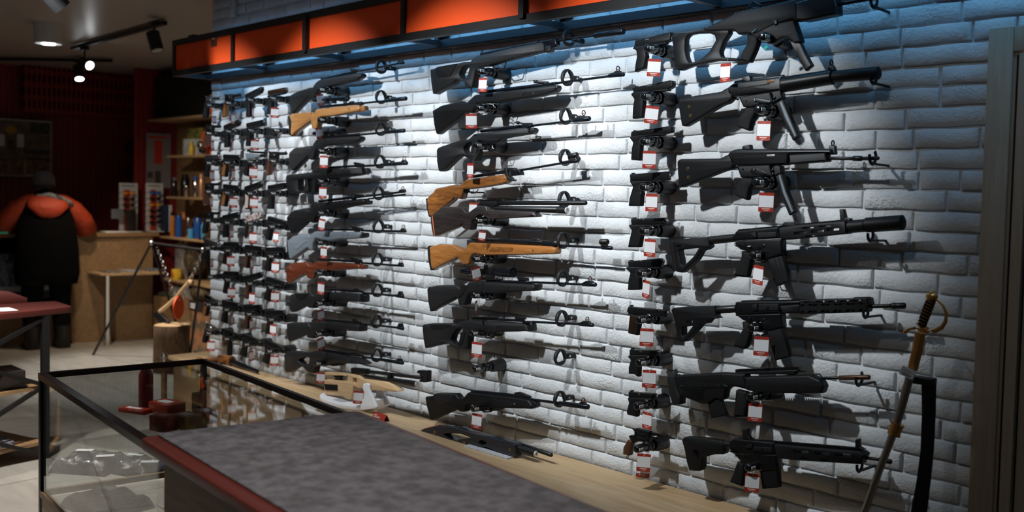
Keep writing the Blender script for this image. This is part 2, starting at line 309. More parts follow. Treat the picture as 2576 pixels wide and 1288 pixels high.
def brick_wall():
    rnd = random.Random(11); v = []; f = []; P = .0656; z0 = 1.6817 - P * 26
    def hn(x, z): return math.sin(x * 31.7 + z * 17.3) * math.sin(x * 12.9 - z * 41.1)
    row = 0; z = z0
    while z < CEIL + P:
        x = XL - rnd.random() * .15 if row % 2 else XL
        while x < XR:
            Ln = rnd.choice((.13, .20, .215, .22, .22, .255, .27, .285)) * rnd.uniform(.94, 1.06); x1 = min(x + Ln, XR)
            xa = max(x, XL); 
            if x1 - xa > .02:
                g = .0024 + rnd.random() * .0012; a, b_, c, d = xa + g, x1 - g, z + g, min(z + P - g, CEIL); y = rnd.uniform(-.005, .002); tx = rnd.uniform(-.009, .009); tz = rnd.uniform(-.03, .03)
                nx = max(5, int((b_ - a) / .018)); nz = 6; base = len(v); xs = [0, .002, .006] + [.006 + (b_ - a - .012) * i / (nx - 2) for i in range(1, nx - 2)] + [b_ - a - .006, b_ - a - .002, b_ - a]; zs = [0, .0015, .004, .5 * (d - c), d - c - .005, d - c - .0018, d - c]
                for j, dz in enumerate(zs):
                    for i, dx in enumerate(xs):
                        X = a + dx; Zz = c + dz; ex = min(dx, b_ - a - dx); ez = min(dz, d - c - dz); e = min(ex, ez)
                        rim = .013 if e <= 0 else (.0028 if e < .0022 else 0.); wob = .0005 * hn(X, Zz) + rnd.uniform(-.00015, .00015)
                        jx = rnd.uniform(-.0005, .0005) if e < .005 else 0; jz = .0013 * math.sin(X * 37 + row) + rnd.uniform(-.0003, .0003)
                        v.append((min(max(X + jx, XL), XR), y + rim + wob + tx * (dx - (b_ - a) / 2) + tz * (dz - (d - c) / 2), min(Zz + jz, CEIL)))
                W_ = len(xs)
                for j in range(len(zs) - 1):
                    for i in range(W_ - 1): q = base + j * W_ + i; f.append((q, q + 1, q + W_ + 1, q + W_))
            x = x1
        z += P; row += 1
    b0 = len(v); Y = .009
    v += [(XL, Y, 0), (XR, Y, 0), (XR, Y, CEIL), (XL, Y, CEIL)]; f += [(b0, b0 + 1, b0 + 2, b0 + 3)]
    MB().box((XL, .012, 0), (XL + .06, 1.715, CEIL)).build('wall_left', 'brick_paint', smooth=False)['kind'] = 'structure'
    me = bpy.data.meshes.new('wall_brick'); me.from_pydata(v, [], f); me.update(); o = link('wall_right', me, None, None, 'brick_paint', True, 75); o['kind'] = 'structure'; return o
brick_wall()
def tiles_mat():
    m = mat('floor_tile', (.44, .42, .38), .32); nt = m.node_tree; b = nt.nodes['Principled BSDF']; L = nt.links.new
    tc = nt.nodes.new('ShaderNodeTexCoord'); mp = nt.nodes.new('ShaderNodeMapping'); mp.inputs['Rotation'].default_value = (0, 0, math.radians(-4)); mp.inputs['Location'].default_value = (.2, .1, 0)
    t = nt.nodes.new('ShaderNodeTexBrick'); t.offset = 0.; t.inputs['Scale'].default_value = 1.; t.inputs['Brick Width'].default_value = .6; t.inputs['Row Height'].default_value = .6; t.inputs['Mortar Size'].default_value = .004; t.inputs['Mortar Smooth'].default_value = .1
    t.inputs['Color1'].default_value = (.47, .45, .41, 1); t.inputs['Color2'].default_value = (.42, .40, .365, 1); t.inputs['Mortar'].default_value = (.13, .12, .11, 1)
    n = nt.nodes.new('ShaderNodeTexNoise'); n.inputs['Scale'].default_value = 3.; n.inputs['Detail'].default_value = 8; mp2 = nt.nodes.new('ShaderNodeMapping'); mp2.inputs['Scale'].default_value = (1, 5, 1)
    mx = nt.nodes.new('ShaderNodeMixRGB'); mx.blend_type = 'MULTIPLY'; mx.inputs[0].default_value = .5
    L(tc.outputs['Object'], mp.inputs['Vector']); L(mp.outputs['Vector'], t.inputs['Vector']); L(tc.outputs['Object'], mp2.inputs['Vector']); L(mp2.outputs['Vector'], n.inputs['Vector']); L(t.outputs['Color'], mx.inputs[1]); L(n.outputs['Fac'], mx.inputs[2]); L(mx.outputs['Color'], b.inputs['Base Color'])
tiles_mat()
MB().box((-12, -5, -.05), (1.5, 3, 0)).build('floor', 'floor_tile', smooth=False)['kind'] = 'structure'
MB().box((-12, -5, CEIL), (1.5, 3, CEIL + .05)).build('ceiling', 'ceiling', smooth=False)['kind'] = 'structure'
# dark red ribbed wall behind the far counter, with its angled end
mat('red_wall', (.22, .016, .015), .5)
def ribbed(name, a, b, z0, z1, n, d=.012):
    a, b = Vector((*a, 0)), Vector((*b, 0)); u = (b - a) / n; nr = Vector((u.y, -u.x, 0)).normalized(); mb = MB(); v = []; f = []
    for i in range(n):
        p = a + u * i
        for q, dd in ((p, 0), (p + u * .55, 0), (p + u * .6, d), (p + u * .95, d)): v += [(*(q - nr * dd).xy, z0), (*(q - nr * dd).xy, z1)]
    v += [(b.x, b.y, z0), (b.x, b.y, z1)]
    for k in range(len(v) // 2 - 1): f.append((2 * k, 2 * k + 2, 2 * k + 3, 2 * k + 1))
    me = bpy.data.meshes.new(name); me.from_pydata(v, [], f); me.update(); o = link(name, me, None, None, 'red_wall', False); o['kind'] = 'structure'; return o
ribbed('wall_back', (-11.45, -2.6), (-11.1, 1.62), 0, CEIL, 70); ribbed('wall_back', (-11.13, 1.60), (-10.28, 1.27), 0, CEIL, 16); ribbed('wall_back', (-10.28, 1.25), (-10.28, 1.76), 0, CEIL, 9)
MB().box((-10.29, 1.72, 0), (XL, 1.78, CEIL)).build('wall_side', 'oak_panel', smooth=False)['kind'] = 'structure'
# door casing at the right edge, oak
mb = MB(); X0 = -1.19
mb.rbox((X0, -.022, 0), (X0 + .072, .02, 2.105), .003); mb.rbox((X0 + .0725, -.0215, 2.03), (X0 + 1.0, .02, 2.104), .003)
mb.build('door_frame', 'oak_v')
bpy.data.objects['door_frame'].name = 'trim_1'; tag(bpy.data.objects['trim_1'], kind='structure')
mb = MB(); mb.box((X0 + .072, -.012, 0), (X0 + .09, .02, 2.03)); mb.box((X0 + .09, -.018, 0), (X0 + .12, .02, 2.03)); mb.box((X0 + .12, -.006, 0), (X0 + .95, .02, 2.03)); o = mb.build('door_1', 'oak_v'); o['kind'] = 'structure'
mb = MB(); mb.box((X0 + .082, -.0155, 0), (X0 + .086, -.0115, 2.02)); mb.box((X0 + .123, -.0085, 0), (X0 + .128, -.0055, 2.02)); mb.build('trim_2', 'rubber')['kind'] = 'structure'
# ------------------------------------------------------------------ display hardware: locks, barrel rings, price tags
def make_lock():
    t = thing('combination_lock', 'x', 'gun lock')
    MB().lathe((0, 0, 0), (0, -.078, 0), [(0, .0275), (.04, .028), (.8, .027), (1, .024)], 24).build('wall_tube', 'lockmatte', t)
    mb = MB(); mb.lathe((0, -.072, 0), (0, -.128, 0), [(0, .016), (.3, .016), (.3, .0195), (.42, .0205), (.55, .0195), (.6, .0165), (.66, .0205), (.8, .021), (.95, .0195), (1, .016)], 24); mb.build('rubber_collar', 'lock', t)
    mb = MB(); pr = [(0, .0145), (.06, .0165), (.75, .0165), (.9, .0155), (.97, .013), (1, .009)]; mb.lathe((.002, -.122, 0), (.002, -.186, 0), pr, 22, sq=.95); b = mb.build('lock_body', 'lock', t)
    for k in range(3):
        y = -.1575 - k * .0084; m2 = MB(); m2.rbox((.0140, y - .0066, -.0055), (.0192 - .0004 * k, y, .0060), .0008); m2.build('number_wheel', 'digit', b)
    return t
LOCK = make_lock(); LOCK_USED = [False]
def copy_tree(o, parent=None, loc=None):
    c = o.copy(); COL.objects.link(c); c.parent = parent
    if loc is not None: c.location = loc
    for ch in list(o.children): copy_tree(ch, c)
    return c
def lock(crop, p, label, s=1.):
    q = crop.px(p); P = atY(q[0], q[1], -.15)
    t = LOCK if not LOCK_USED[0] else copy_tree(LOCK); LOCK_USED[0] = True
    t.location = (P.x, 0, P.z); t['label'] = label; t.scale = (s, 1, s); LASTLOCK[0] = Vector((P.x, -.15, P.z - .0155 * s)); return t
def make_ring():
    t = thing('barrel_ring', 'x', 'barrel ring')
    n = 48; v = []; f = []; cy = -.088; R = .0355
    for i in range(n):
        a = math.tau * i / n; ri = .0235 + .0036 * math.cos(3 * a) + .0012 * math.cos(6 * a)
        for x, r in ((-.0065, R - .0012), (-.005, R), (.005, R), (.0065, R - .0012), (.0065, ri + .001), (.005, ri), (-.005, ri), (-.0065, ri + .001)): v.append((x, cy + math.sin(a) * r, math.cos(a) * r))
    for i in range(n):
        for j in range(8): f.append((i * 8 + j, i * 8 + (j + 1) % 8, ((i + 1) % n) * 8 + (j + 1) % 8, ((i + 1) % n) * 8 + j))
    MB().add(v, f).build('lobed_ring', 'poly_soft', t)
    mb = MB(); mb.rbox((-.008, -.052, -.012), (.008, -.02, .012), .004); mb.lathe((0, -.03, -.002), (0, .0, -.002), [(0, .009), (1, .011)], 16); mb.build('bracket', 'poly_soft', t)
    mb = MB(); mb.lathe((-.008, -.036, 0), (.0095, -.036, 0), [(0, .006), (1, .005)], 12); mb.build('hinge_screw', 'silver', t)
    return t
RING = make_ring(); RING_USED = [False]
def ring(crop, p, label, s=1.):
    q = crop.px(p); P = atY(q[0], q[1], -.088)
    t = RING if not RING_USED[0] else copy_tree(RING); RING_USED[0] = True
    t.location = (P.x, 0, P.z); t.scale = (s, 1, s); t['label'] = label; t.rotation_euler = (0, 0, 0); return t
def hook(crop, p, label, r=.022):
    q = crop.px(p); P = atY(q[0], q[1], -.11); t = thing('barrel_hook', label, 'barrel hook', (P.x, 0, P.z)); mb = MB(); pts = []
    for k in range(13): a = math.radians(-40 + 250 * k / 12); pts.append((P.x, -.11 + r * math.sin(a - 1.2), P.z - r * math.cos(a - 1.2)))
    mb.loft(pts, [(.007, .004)] * 13, 8); mb.build('hook_arm', 'poly', t)
    mb = MB(); mb.beam((P.x, -.11 + r * .5, P.z - r), (P.x, 0, P.z - r * 1.1), .007, .007); mb.build('bracket', 'poly', t); return t
LASTLOCK = [None]
def price_tag(crop, c, w, h, label, roll=0., y=-.165, string=.035, lit=False, edge=None):
    q = crop.px(c); P = atY(q[0], q[1], y); dp = depth(P); H = h / crop.k * dp / F_PX; W0 = H * .76; ratio = min(1., (w / h) / .76)
    vd = (CAM - P); yaw0 = math.atan2(vd.x, -vd.y); th = math.acos(max(.12, ratio)); yaw = yaw0 + (th if roll >= 0 else -th)
    t = thing('price_tag', label, 'price tag', P); n = Vector((math.sin(yaw), -math.cos(yaw), 0)); u = Vector((math.cos(yaw), math.sin(yaw), 0)); rl = math.radians(roll)
    ux = u * math.cos(rl) + Vector((0, 0, 1)) * math.sin(rl); uz = Vector((0, 0, 1)) * math.cos(rl) - u * math.sin(rl)
    def conv(p): return P + ux * p[0] + n * (-p[1]) + uz * p[2]
    rr = lambda x0, x1, z0, z1, r: rounded([(x0, z0), (x1, z0), (x1, z1), (x0, z1)], r)
    a, b = W0 / 2, H / 2; mb = MB(); prism_mb(mb, rr(-a, a, -b, b, .004), [[(math.cos(k) * .0022, b * .86 + math.sin(k) * .0022) for k in (0, 1.05, 2.1, 3.14, 4.2, 5.25)]], -.0006, .0006, 0, conv=conv); mb.build('red_card', 'red', t)
    mb = MB(); prism_mb(mb, rr(-a * .96, a * .96, -b * .52, b * .68, .001), [], -.0011, -.0006, 0, conv=conv); mb.build('paper_label', 'white', t)
    mb = MB(); prism_mb(mb, rr(-a * .55, a * .55, -b * .72, -b * .63, .0005), [], -.0011, -.0006, 0, conv=conv); prism_mb(mb, rr(-a * .35, a * .35, -b * .87, -b * .82, .0005), [], -.0011, -.0006, 0, conv=conv); mb.build('printed_lines', 'pinkprint', t)
    top = conv((0, 0, b * .86)); end = top + Vector((0, .012, string)); k_ = LASTLOCK[0]
    if k_ is not None and abs(k_.x - top.x) < .09 and 0 < k_.z - top.z < .16: end = k_
    mb = MB(); mb.loft([top, top.lerp(end, .5) + Vector((.002, 0, 0)), end], .0007, 5); mb.build('string', 'silver', t); return t
LNAMES = {}
def kit(g, crop, desc, lk=None, rg=None, tg=None, lab=None):
    if lk: lock(crop, lk, 'black combination lock holding the ' + desc)
    if rg: ring(crop, rg, 'black lobed ring around the barrel of the ' + desc)
    if tg: price_tag(crop, tg[0], tg[1], tg[2], 'red and white price tag hanging under the ' + desc, *(tg[3:4]))
GR2 = 'air rifles in the middle column on the brick wall'; GR1 = 'air rifles in the left column on the brick wall'
def rifle(desc, label, crop, at, group, m, stock, holes=(), pad=None, action=None, am='steel', barrel=(), bm='steel', rs=None, fs=None, fr=None, piv=None, pivm='matte', block=None, screw=None, patch=None, smat=.042, r=14, th=.042, bev=.013, guard=None, patchm=None, y=-.105):
    g = Gun('air_rifle', label, 'air rifle', crop, y, group, at)
    g.poly('stock', m, stock, th, bev, r, holes)
    if pad: g.poly('butt_pad', 'rubber', pad, th + .001, .006, 6)
    if action: g.tube('action_tube', am, [(x_, y_ - r_ * .75, r_ * 1.25) for x_, y_, r_ in action], bore=False)
    if block: g.poly('breech_block', 'steel', block, .026, .004, 4)
    if piv: g.poly('barrel_pivot', pivm, piv, .030, .005, 8)
    if barrel: g.tube('barrel', bm, barrel)
    if rs: g.poly('rear_sight', 'matte', rs, .016, .002, 3)
    if fs: g.poly('front_sight', 'matte', fs, .011, .002, 3)
    if fr: o = g.ring('sight_hood', 'matte', (fr[0], fr[1]), fr[2], fr[2] * .22)
    if fr: mb = MB(); mb.sphere(g.P((fr[0], fr[1] + fr[2] * .2)), g.R((fr[0], fr[1]), fr[2] * .3), 8, 6); mb.build('sight_bead', 'sightred', g.t)
    for q in (screw or []):
        a = g.P(q, -th / 2); mb = MB(); mb.lathe(a + Vector((0, .002, 0)), a + Vector((0, -.0012, 0)), [(0, g.R(q, 9)), (1, g.R(q, 8))], 12); mb.build('stock_screw', 'silver', g.t)
    for q in (patch or []): g.poly('grip_panel', patchm or 'rubber', q, .003, .001, 8, dy=-th / 2 - .0004)
    a = guard
    if a:
        g.curve('trigger_guard', 'matte', a[0], a[1])
        c = a[0][len(a[0]) // 2]; t0 = a[0][0]; t1 = a[0][-1]; mx = ((t0[0] + t1[0]) / 2, (t0[1] + t1[1]) / 2)
        g.curve('trigger', 'silver', [mx, ((mx[0] * 2 + c[0]) / 3 - a[1], (mx[1] + c[1]) / 2), ((mx[0] + c[0]) / 2, mx[1] * .3 + c[1] * .7)], a[1] * .7)
    return g
# ---- middle column
d = 'top black thumbhole air rifle with silencer'
g = rifle(d, 'black thumbhole air rifle with a long silencer, highest in the middle column', cD, (610, 480), GR2, 'poly_soft',
 [(128,470),(150,458),(200,440),(400,403),(450,388),(530,385),(545,362),(590,325),(700,305),(900,255),(1250,188),(1275,210),(1280,285),(1240,290),(950,360),(840,385),(700,430),(610,440),(580,470),(562,560),(545,650),(470,642),(472,600),(430,582),(385,562),(350,605),(165,712),(150,710),(135,600)],
 [[(412,515),(440,455),(482,424),(514,424),(516,460),(500,520),(475,578),(430,552)]], pad=[(122,470),(140,460),(148,470),(158,600),(170,710),(150,714),(132,600)],
 action=[(600,318,13),(1190,196,13)], block=[(1185,185),(1375,150),(1392,210),(1370,240),(1262,262),(1255,200)], piv=[(1262,230),(1345,220),(1325,285),(1300,298),(1262,290)],
 barrel=[(1375,173,12),(1760,118,12),(1755,120,30),(2050,76,33)], patch=[[(205,486),(330,488),(324,508),(215,508)]], screw=[(1133,268)], guard=([(700,400),(760,470),(840,450),(860,380)], 7), patchm='silver')
g.poly('cheek_piece', 'poly', [(180,455),(205,440),(400,405),(330,535),(215,540),(190,520)], .006, .002, 10, dy=-.022)
kit(g, cD, d, (622, 482), (1492, 145), ((622, 618), 84, 145, -3))
d = 'second air rifle in the middle column'
g = rifle(d, 'black air rifle with raised comb and grip panel, second from top in the middle column', cD, (610, 840), GR2, 'poly',
 [(140,880),(230,828),(435,785),(468,805),(498,790),(570,720),(830,688),(1340,622),(1385,622),(1400,648),(1380,690),(1240,735),(900,790),(800,805),(650,808),(590,815),(560,880),(540,908),(470,900),(430,935),(200,1115),(180,1122),(158,1030)],
 action=[(595,705,14),(1240,628,14)], block=[(1240,610),(1375,588),(1378,612),(1245,632)], piv=[(1345,622),(1395,622),(1404,652),(1375,692),(1340,690)],
 barrel=[(1375,600,12),(1900,530,13),(1895,530,18),(2052,512,22)], rs=[(1140,572),(1170,570),(1178,583),(1278,582),(1290,600),(1165,605),(1150,598)], fs=[(1905,510),(1960,490),(1965,480),(2020,478),(2035,500),(1910,520)], fr=(1992, 455, 26), screw=[(1134, 700)],
 patch=[[(835,708),(1082,684),(1085,700),(1050,745),(822,782),(820,750)]], guard=([(640,808),(700,880),(780,865),(800,800)], 7))
kit(g, cD, d, (615, 852), (1478, 545), ((505, 985), 122, 150, 2))
d = 'third air rifle in the middle column'
g = rifle(d, 'black thumbhole air rifle with swept comb, third from top in the middle column', cT, (720, 620), GR2, 'poly_soft',
 [(95,690),(120,650),(300,590),(480,530),(560,535),(600,500),(645,452),(1340,358),(1425,360),(1448,385),(1450,452),(1180,495),(1050,520),(1000,575),(870,588),(800,640),(770,560),(700,545),(690,620),(690,690),(680,760),(665,852),(560,820),(520,795),(440,760),(330,850),(240,940),(180,1000),(125,1007),(98,850)],
 [[(490,680),(502,640),(560,586),(612,575),(606,640),(590,738),(540,745),(508,720)]],
 action=[(700,425,20),(1370,345,20)], block=[(1270,335),(1330,320),(1450,310),(1455,352),(1370,366)], piv=[(1450,375),(1500,358),(1525,385),(1515,430),(1480,458),(1450,455)],
 barrel=[(1450,330,17),(2080,256,17),(2070,258,30),(2305,222,37)], rs=[(1318,318),(1335,290),(1450,285),(1455,325),(1330,322)], fs=[(2075,232),(2170,178),(2285,190),(2292,212),(2090,240)], fr=(2215, 142, 36), screw=[(1220, 422)], guard=([(800,640),(830,700),(910,690),(945,600)], 9), r=20)
g.tube('rear_sight', 'matte', [(1235,286,24),(1262,288,24),(1262,288,11),(1330,298,11)], bore=False)
g.poly('grip_panel', 'poly', [(780,540),(1040,525),(990,570),(870,585),(810,625)], .046, .004, 20)
kit(g, cT, d, (690, 620), (1950, 190), ((545, 990), 92, 212, -1))
d = 'orange-brown wooden air rifle in the middle column'
g = rifle(d, 'short orange-brown wooden air rifle tilted upwards, fourth from top in the middle column', cE, (600, 520), GR2, 'wood_r4',
 [(100,670),(130,625),(180,588),(200,545),(430,495),(470,520),(500,510),(550,450),(600,430),(1020,375),(1055,410),(1055,470),(1030,485),(820,525),(680,545),(600,555),(548,560),(530,600),(510,675),(470,672),(430,652),(400,690),(160,880),(130,882),(110,780)],
 pad=[(92,665),(106,660),(118,780),(140,884),(128,886),(100,780)], action=[(590,418,15),(1030,352,17)], block=[(1095,330),(1190,320),(1212,345),(1216,385),(1190,384),(1100,395)], piv=[(1015,300),(1050,298),(1062,390),(1100,432),(1128,440),(1108,460),(1062,438),(1030,380)],
 barrel=[(1195,325,14),(1690,240,14),(1685,242,22),(1885,207,25)], rs=[(995,303),(1040,292),(1130,297),(1150,330),(1035,332),(1015,318)], screw=[(870, 446)], guard=([(570,562),(600,604),(650,600),(682,556)], 6), r=16)
g.tube('front_sight', 'matte', [(1770,158,30),(1872,140,33)]); g.poly('sight_post', 'matte', [(1805,180),(1840,178),(1845,215),(1800,218)], .01, .002, 3)
ring(cE, (1725, 172), 'black lobed ring around the barrel of the ' + d); price_tag(cE, (620, 790), 96, 150, 'red and white price tag hanging under the ' + d, -2, string=.05)
hook(cE, (540, 555), 'small black hook supporting the orange-brown wooden air rifle', .012)
d = 'dark-stained air rifle with pressure gauge'
g = Gun('air_rifle', 'dark-stained air rifle with a pressure gauge, fifth from top in the middle column', 'air rifle', cE, -.15, GR2, (720, 900))
g.poly('stock', 'wood_dark', [(160,870),(200,835),(290,757),(350,765),(530,770),(590,832),(640,800),(700,758),(770,745),(830,760),(900,800),(1385,820),(1422,885),(1300,890),(900,912),(830,910),(780,870),(740,862),(690,890),(645,940),(630,1042),(540,1032),(518,1000),(530,958),(500,990),(210,1112),(190,1105),(172,980)], .044, .013, 16)
g.poly('spacer', 'orange_line', [(166,870),(178,865),(206,1106),(194,1112)], .0455, .006, 2); g.poly('butt_pad', 'rubber', [(150,866),(166,862),(196,1112),(182,1112),(158,980)], .045, .006, 3)
g.tube('barrel', 'matte', [(905,718,26),(1978,718,28)]); g.tube('air_cylinder', 'matte', [(885,785,33),(1640,800,40),(1640,800,43),(1745,806,43)], bore=False)
g.poly('receiver', 'matte', [(718,705),(930,705),(930,748),(890,752),(890,790),(870,770),(830,760),(720,745)], .028, .004, 5); g.rail('scope_rail', 'matte', (722, 695), (982, 688), 18, 16)
a = g.P((1745, 806)); D = (g.P((1745, 806)) - g.P((1640, 800))).normalized(); mb = MB(); mb.lathe(a, a + D * .003, [(0, g.R((1745, 806), 38)), (1, g.R((1745, 806), 35))], 22); gg = mb.build('pressure_gauge', 'gauge', g.t); mb = MB(); mb.beam(a + D * .0035, a + D * .0035 + Vector((0, .001, .006)), .0015, .0015); mb.build('needle', 'bore', gg)
g.tube('bolt_handle', 'brass', [(668,716,9),(720,718,9)], bore=False); g.tube('brass_collar', 'brass', [(878,775,16),(905,780,18)], bore=False); g.curve('bolt_recess', 'silver', [(775,765),(785,805),(815,810),(830,770)], 6, dy=-.021)
kit(g, cE, d, (712, 926), (1712, 676), ((728, 1115), 100, 112, -6))
d = 'light wooden air rifle in the middle column'
g = rifle(d, 'light brown wooden air rifle with black butt pad, sixth from top in the middle column', cF, (560, 300), GR2, 'wood_orange',
 [(105,195),(165,182),(200,168),(330,178),(380,200),(430,235),(460,208),(500,155),(1310,193),(1345,210),(1352,240),(1345,270),(1290,272),(760,282),(640,285),(560,265),(530,275),(508,310),(495,372),(430,374),(392,320),(385,300),(140,425),(122,400)],
 pad=[(88,200),(98,188),(120,186),(120,300),(142,425),(120,430),(98,330)], action=[(510,141,16),(1195,168,17)], block=[(1195,152),(1325,158),(1332,197),(1195,192)], piv=[(1300,196),(1345,208),(1352,240),(1340,268),(1302,268)], pivm='wood_orange',
 barrel=[(1330,184,12),(1780,206,12),(1775,208,18),(1872,212,20)], rs=[(1095,125),(1105,118),(1150,120),(1160,133),(1280,143),(1282,156),(1110,146)], screw=[(1097, 235)], patch=[[(712,200),(830,198),(800,248),(702,238)],[(835,198),(938,206),(925,240),(818,248)]], patchm='wood_r4', guard=([(600,285),(640,340),(720,335),(745,282)], 7))
g.tube('front_sight', 'matte', [(1758,150,29),(1832,150,29)]); g.poly('sight_post', 'matte', [(1772,172),(1825,172),(1830,198),(1768,198)], .012, .002, 3)
kit(g, cF, d, (560, 314), (1392, 135), ((540, 466), 84, 138, 14))
d = 'black scoped air rifle in the middle column'
g = rifle(d, 'black air rifle with a telescopic scope, seventh from top in the middle column', cF, (555, 660), GR2, 'poly_soft',
 [(95,612),(110,590),(170,575),(370,572),(420,605),(450,610),(490,540),(700,545),(1130,565),(1142,600),(1130,632),(1000,635),(700,660),(620,655),(560,640),(510,650),(480,690),(460,770),(395,768),(385,720),(380,690),(120,830),(105,740)],
 pad=[(88,612),(102,590),(122,588),(118,700),(136,824),(118,832),(100,740)], action=[(640,548,11),(1020,552,11)], block=[(1018,538),(1125,538),(1125,560),(1018,562)], piv=[(1130,562),(1172,566),(1166,622),(1130,632)],
 barrel=[(1120,548,12),(1590,568,12),(1580,568,19),(1714,570,22)], rs=[(948,498),(960,492),(1045,505),(1050,535),(960,528)], fs=[(1590,552),(1625,530),(1680,530),(1698,555)], fr=(1658, 514, 22), patch=[[(778,582),(905,582),(878,630),(745,630)],[(930,582),(1062,588),(1045,622),(885,628)],[(440,560),(490,580),(430,680),(400,700),(390,680)]], guard=([(600,655),(640,720),(720,710),(740,655)], 7))
g.scope((402, 440), (902, 450), 50, (.36, .6))
g.poly('scope_rail', 'matte', [(590,500),(640,492),(740,500),(745,512),(792,514),(790,526),(590,526)], .02, .002, 3)
kit(g, cF, d, (556, 670), (1388, 508), ((538, 790), 22, 125, 3))
d = 'eighth air rifle in the middle column'
g = rifle(d, 'black thumbhole air rifle with a large oval opening, eighth from top in the middle column', cF, (540, 1040), GR2, 'poly_soft',
 [(45,975),(60,955),(110,948),(300,948),(370,965),(430,925),(520,915),(1010,945),(1060,965),(1082,1025),(960,1030),(700,1035),(640,1030),(560,1000),(520,1030),(490,1090),(482,1202),(410,1197),(365,1192),(325,1152),(280,1142),(75,1192),(60,1100)],
 [[(320,1118),(335,1060),(380,1005),(418,986),(435,1000),(428,1060),(405,1110),(388,1172),(340,1142)]],
 pad=[(40,975),(52,957),(72,955),(66,1060),(85,1188),(70,1194),(52,1100)], action=[(495,905,11),(1012,934,11)], block=[(1008,925),(1092,928),(1108,955),(1010,950)], piv=[(1078,962),(1110,952),(1118,1025),(1082,1028)],
 barrel=[(1090,936,12),(1555,958,12),(1545,958,18),(1688,968,20)], rs=[(924,888),(935,882),(1020,890),(1022,914),(935,914)], fs=[(1560,944),(1600,925),(1650,925),(1668,950)], fr=(1630, 910, 22), patch=[[(775,965),(1010,970),(1050,968),(1062,1022),(765,1018)],[(425,1030),(465,1035),(440,1150),(395,1170)]], guard=([(600,1028),(640,1095),(715,1085),(735,1032)], 7))
g.poly('cheek_piece', 'poly', [(108,955),(300,950),(340,968),(300,985),(220,1018),(130,1012)], .046, .006, 14)
g.rail('scope_rail', 'matte', (520, 893), (748, 900), 14, 14)
kit(g, cF, d, (540, 1040), (1377, 902), ((545, 1210), 102, 150, -1))
lock(cG, (625, 250), 'black combination lock left empty below the middle column of rifles'); ring(cG, (1398, 145), 'black lobed ring with no barrel in it')
d = 'lowest air rifle in the middle column'
g = rifle(d, 'black air rifle with thick muzzle sleeve, lowest in the middle column above the bench', cG, (605, 620), GR2, 'poly',
 [(150,520),(215,505),(232,485),(430,490),(462,532),(500,530),(545,475),(970,522),(1120,545),(1162,600),(1158,636),(980,632),(700,625),(590,600),(535,600),(520,662),(480,666),(436,642),(430,640),(210,738),(190,722),(162,600)],
 pad=[(144,522),(160,514),(176,600),(215,736),(195,738),(158,610)], action=[(555,483,15),(1010,530,15)], block=[(1000,520),(1120,535),(1128,556),(1000,545)], piv=[(1140,555),(1190,575),(1192,618),(1158,634)],
 barrel=[(1120,548,13),(1400,585,14),(1390,586,24),(1668,620,26)], rs=[(968,482),(1010,474),(1030,482),(1118,518),(1112,532),(985,516)], fs=[(1585,600),(1590,572),(1640,572),(1655,608)], fr=(1618, 560, 24), screw=[(962, 590)], patch=[[(790,540),(940,555),(985,600),(960,625),(790,608)]], guard=([(640,620),(670,668),(740,665),(760,628)], 7))
g.poly('cheek_piece', 'poly_soft', [(232,486),(430,490),(400,560),(290,610),(240,560),(215,508)], .045, .006, 14)
kit(g, cG, d, (610, 628), (1393, 545), ((603, 757), 96, 145, -3))
# ---- left column
d = 'top air rifle in the left column'
g = rifle(d, 'black air rifle with arched grip, highest in the left column under the orange sign', cA, (490, 415), GR1, 'poly_soft',
 [(155,475),(210,440),(380,385),(392,400),(430,340),(470,305),(880,230),(925,238),(928,275),(870,315),(740,345),(600,375),(480,400),(435,450),(402,530),(370,528),(365,480),(180,672),(165,672),(152,580)],
 action=[(465,300,11),(845,225,11)], piv=[(885,228),(925,236),(922,280),(880,312)], barrel=[(885,208,10),(1310,126,10),(1300,128,14),(1355,118,17)], rs=[(782,188),(800,184),(890,192),(905,212),(800,220)], fs=[(1290,125),(1310,82),(1335,80),(1345,108)], screw=[(765, 272)])
kit(g, cA, d, (492, 416), (1112, 165), ((455, 520), 74, 122, 12))
d = 'wooden scoped air rifle in the left column'
g = rifle(d, 'light brown wooden air rifle with a scope, second from top in the left column', cA, (500, 700), GR1, 'wood_light', y=-.148, stock=
 [(140,690),(210,665),(400,655),(410,680),(440,622),(860,575),(902,580),(916,620),(905,645),(620,695),(480,710),(452,760),(440,838),(395,836),(385,770),(380,745),(200,880),(170,917),(146,780)],
 pad=[(134,692),(160,688),(182,755),(172,917),(148,855)], action=[(450,608,12),(905,562,12)], block=[(830,560),(905,552),(910,575),(835,580)], piv=[(915,590),(948,584),(958,632),(910,652)], pivm='wood_orange',
 barrel=[(895,558,11),(1160,532,11),(1150,532,19),(1382,505,23)], rs=[(780,540),(810,534),(812,556),(760,562)], screw=[(764, 617)], patch=[[(210,670),(400,658),(385,720),(300,775),(240,808),(212,780)]], patchm='wood_light')
g.scope((385, 525), (745, 505), 33, (.4, .62))
kit(g, cA, d, (492, 740), (1110, 490), ((445, 880), 72, 120, 12))
d = 'black scoped air rifle in the left column'
g = rifle(d, 'black air rifle with a scope and silencer, third from top in the left column', cA, (490, 1050), GR1, 'poly_soft',
 [(145,1095),(200,1040),(370,1018),(385,1040),(430,960),(452,940),(880,910),(917,920),(912,960),(850,995),(600,1010),(520,1020),(432,1062),(402,1172),(360,1168),(355,1120),(190,1282),(165,1285),(143,1180)],
 action=[(452,940,12),(875,905,12)], piv=[(880,908),(917,918),(912,962),(880,985)], barrel=[(870,900,10),(1140,874,10),(1130,874,19),(1362,852,22)], rs=[(735,890),(755,888),(758,902),(735,905)], screw=[(755, 950)])
g.scope((382, 884), (705, 860), 32, (.4, .62))
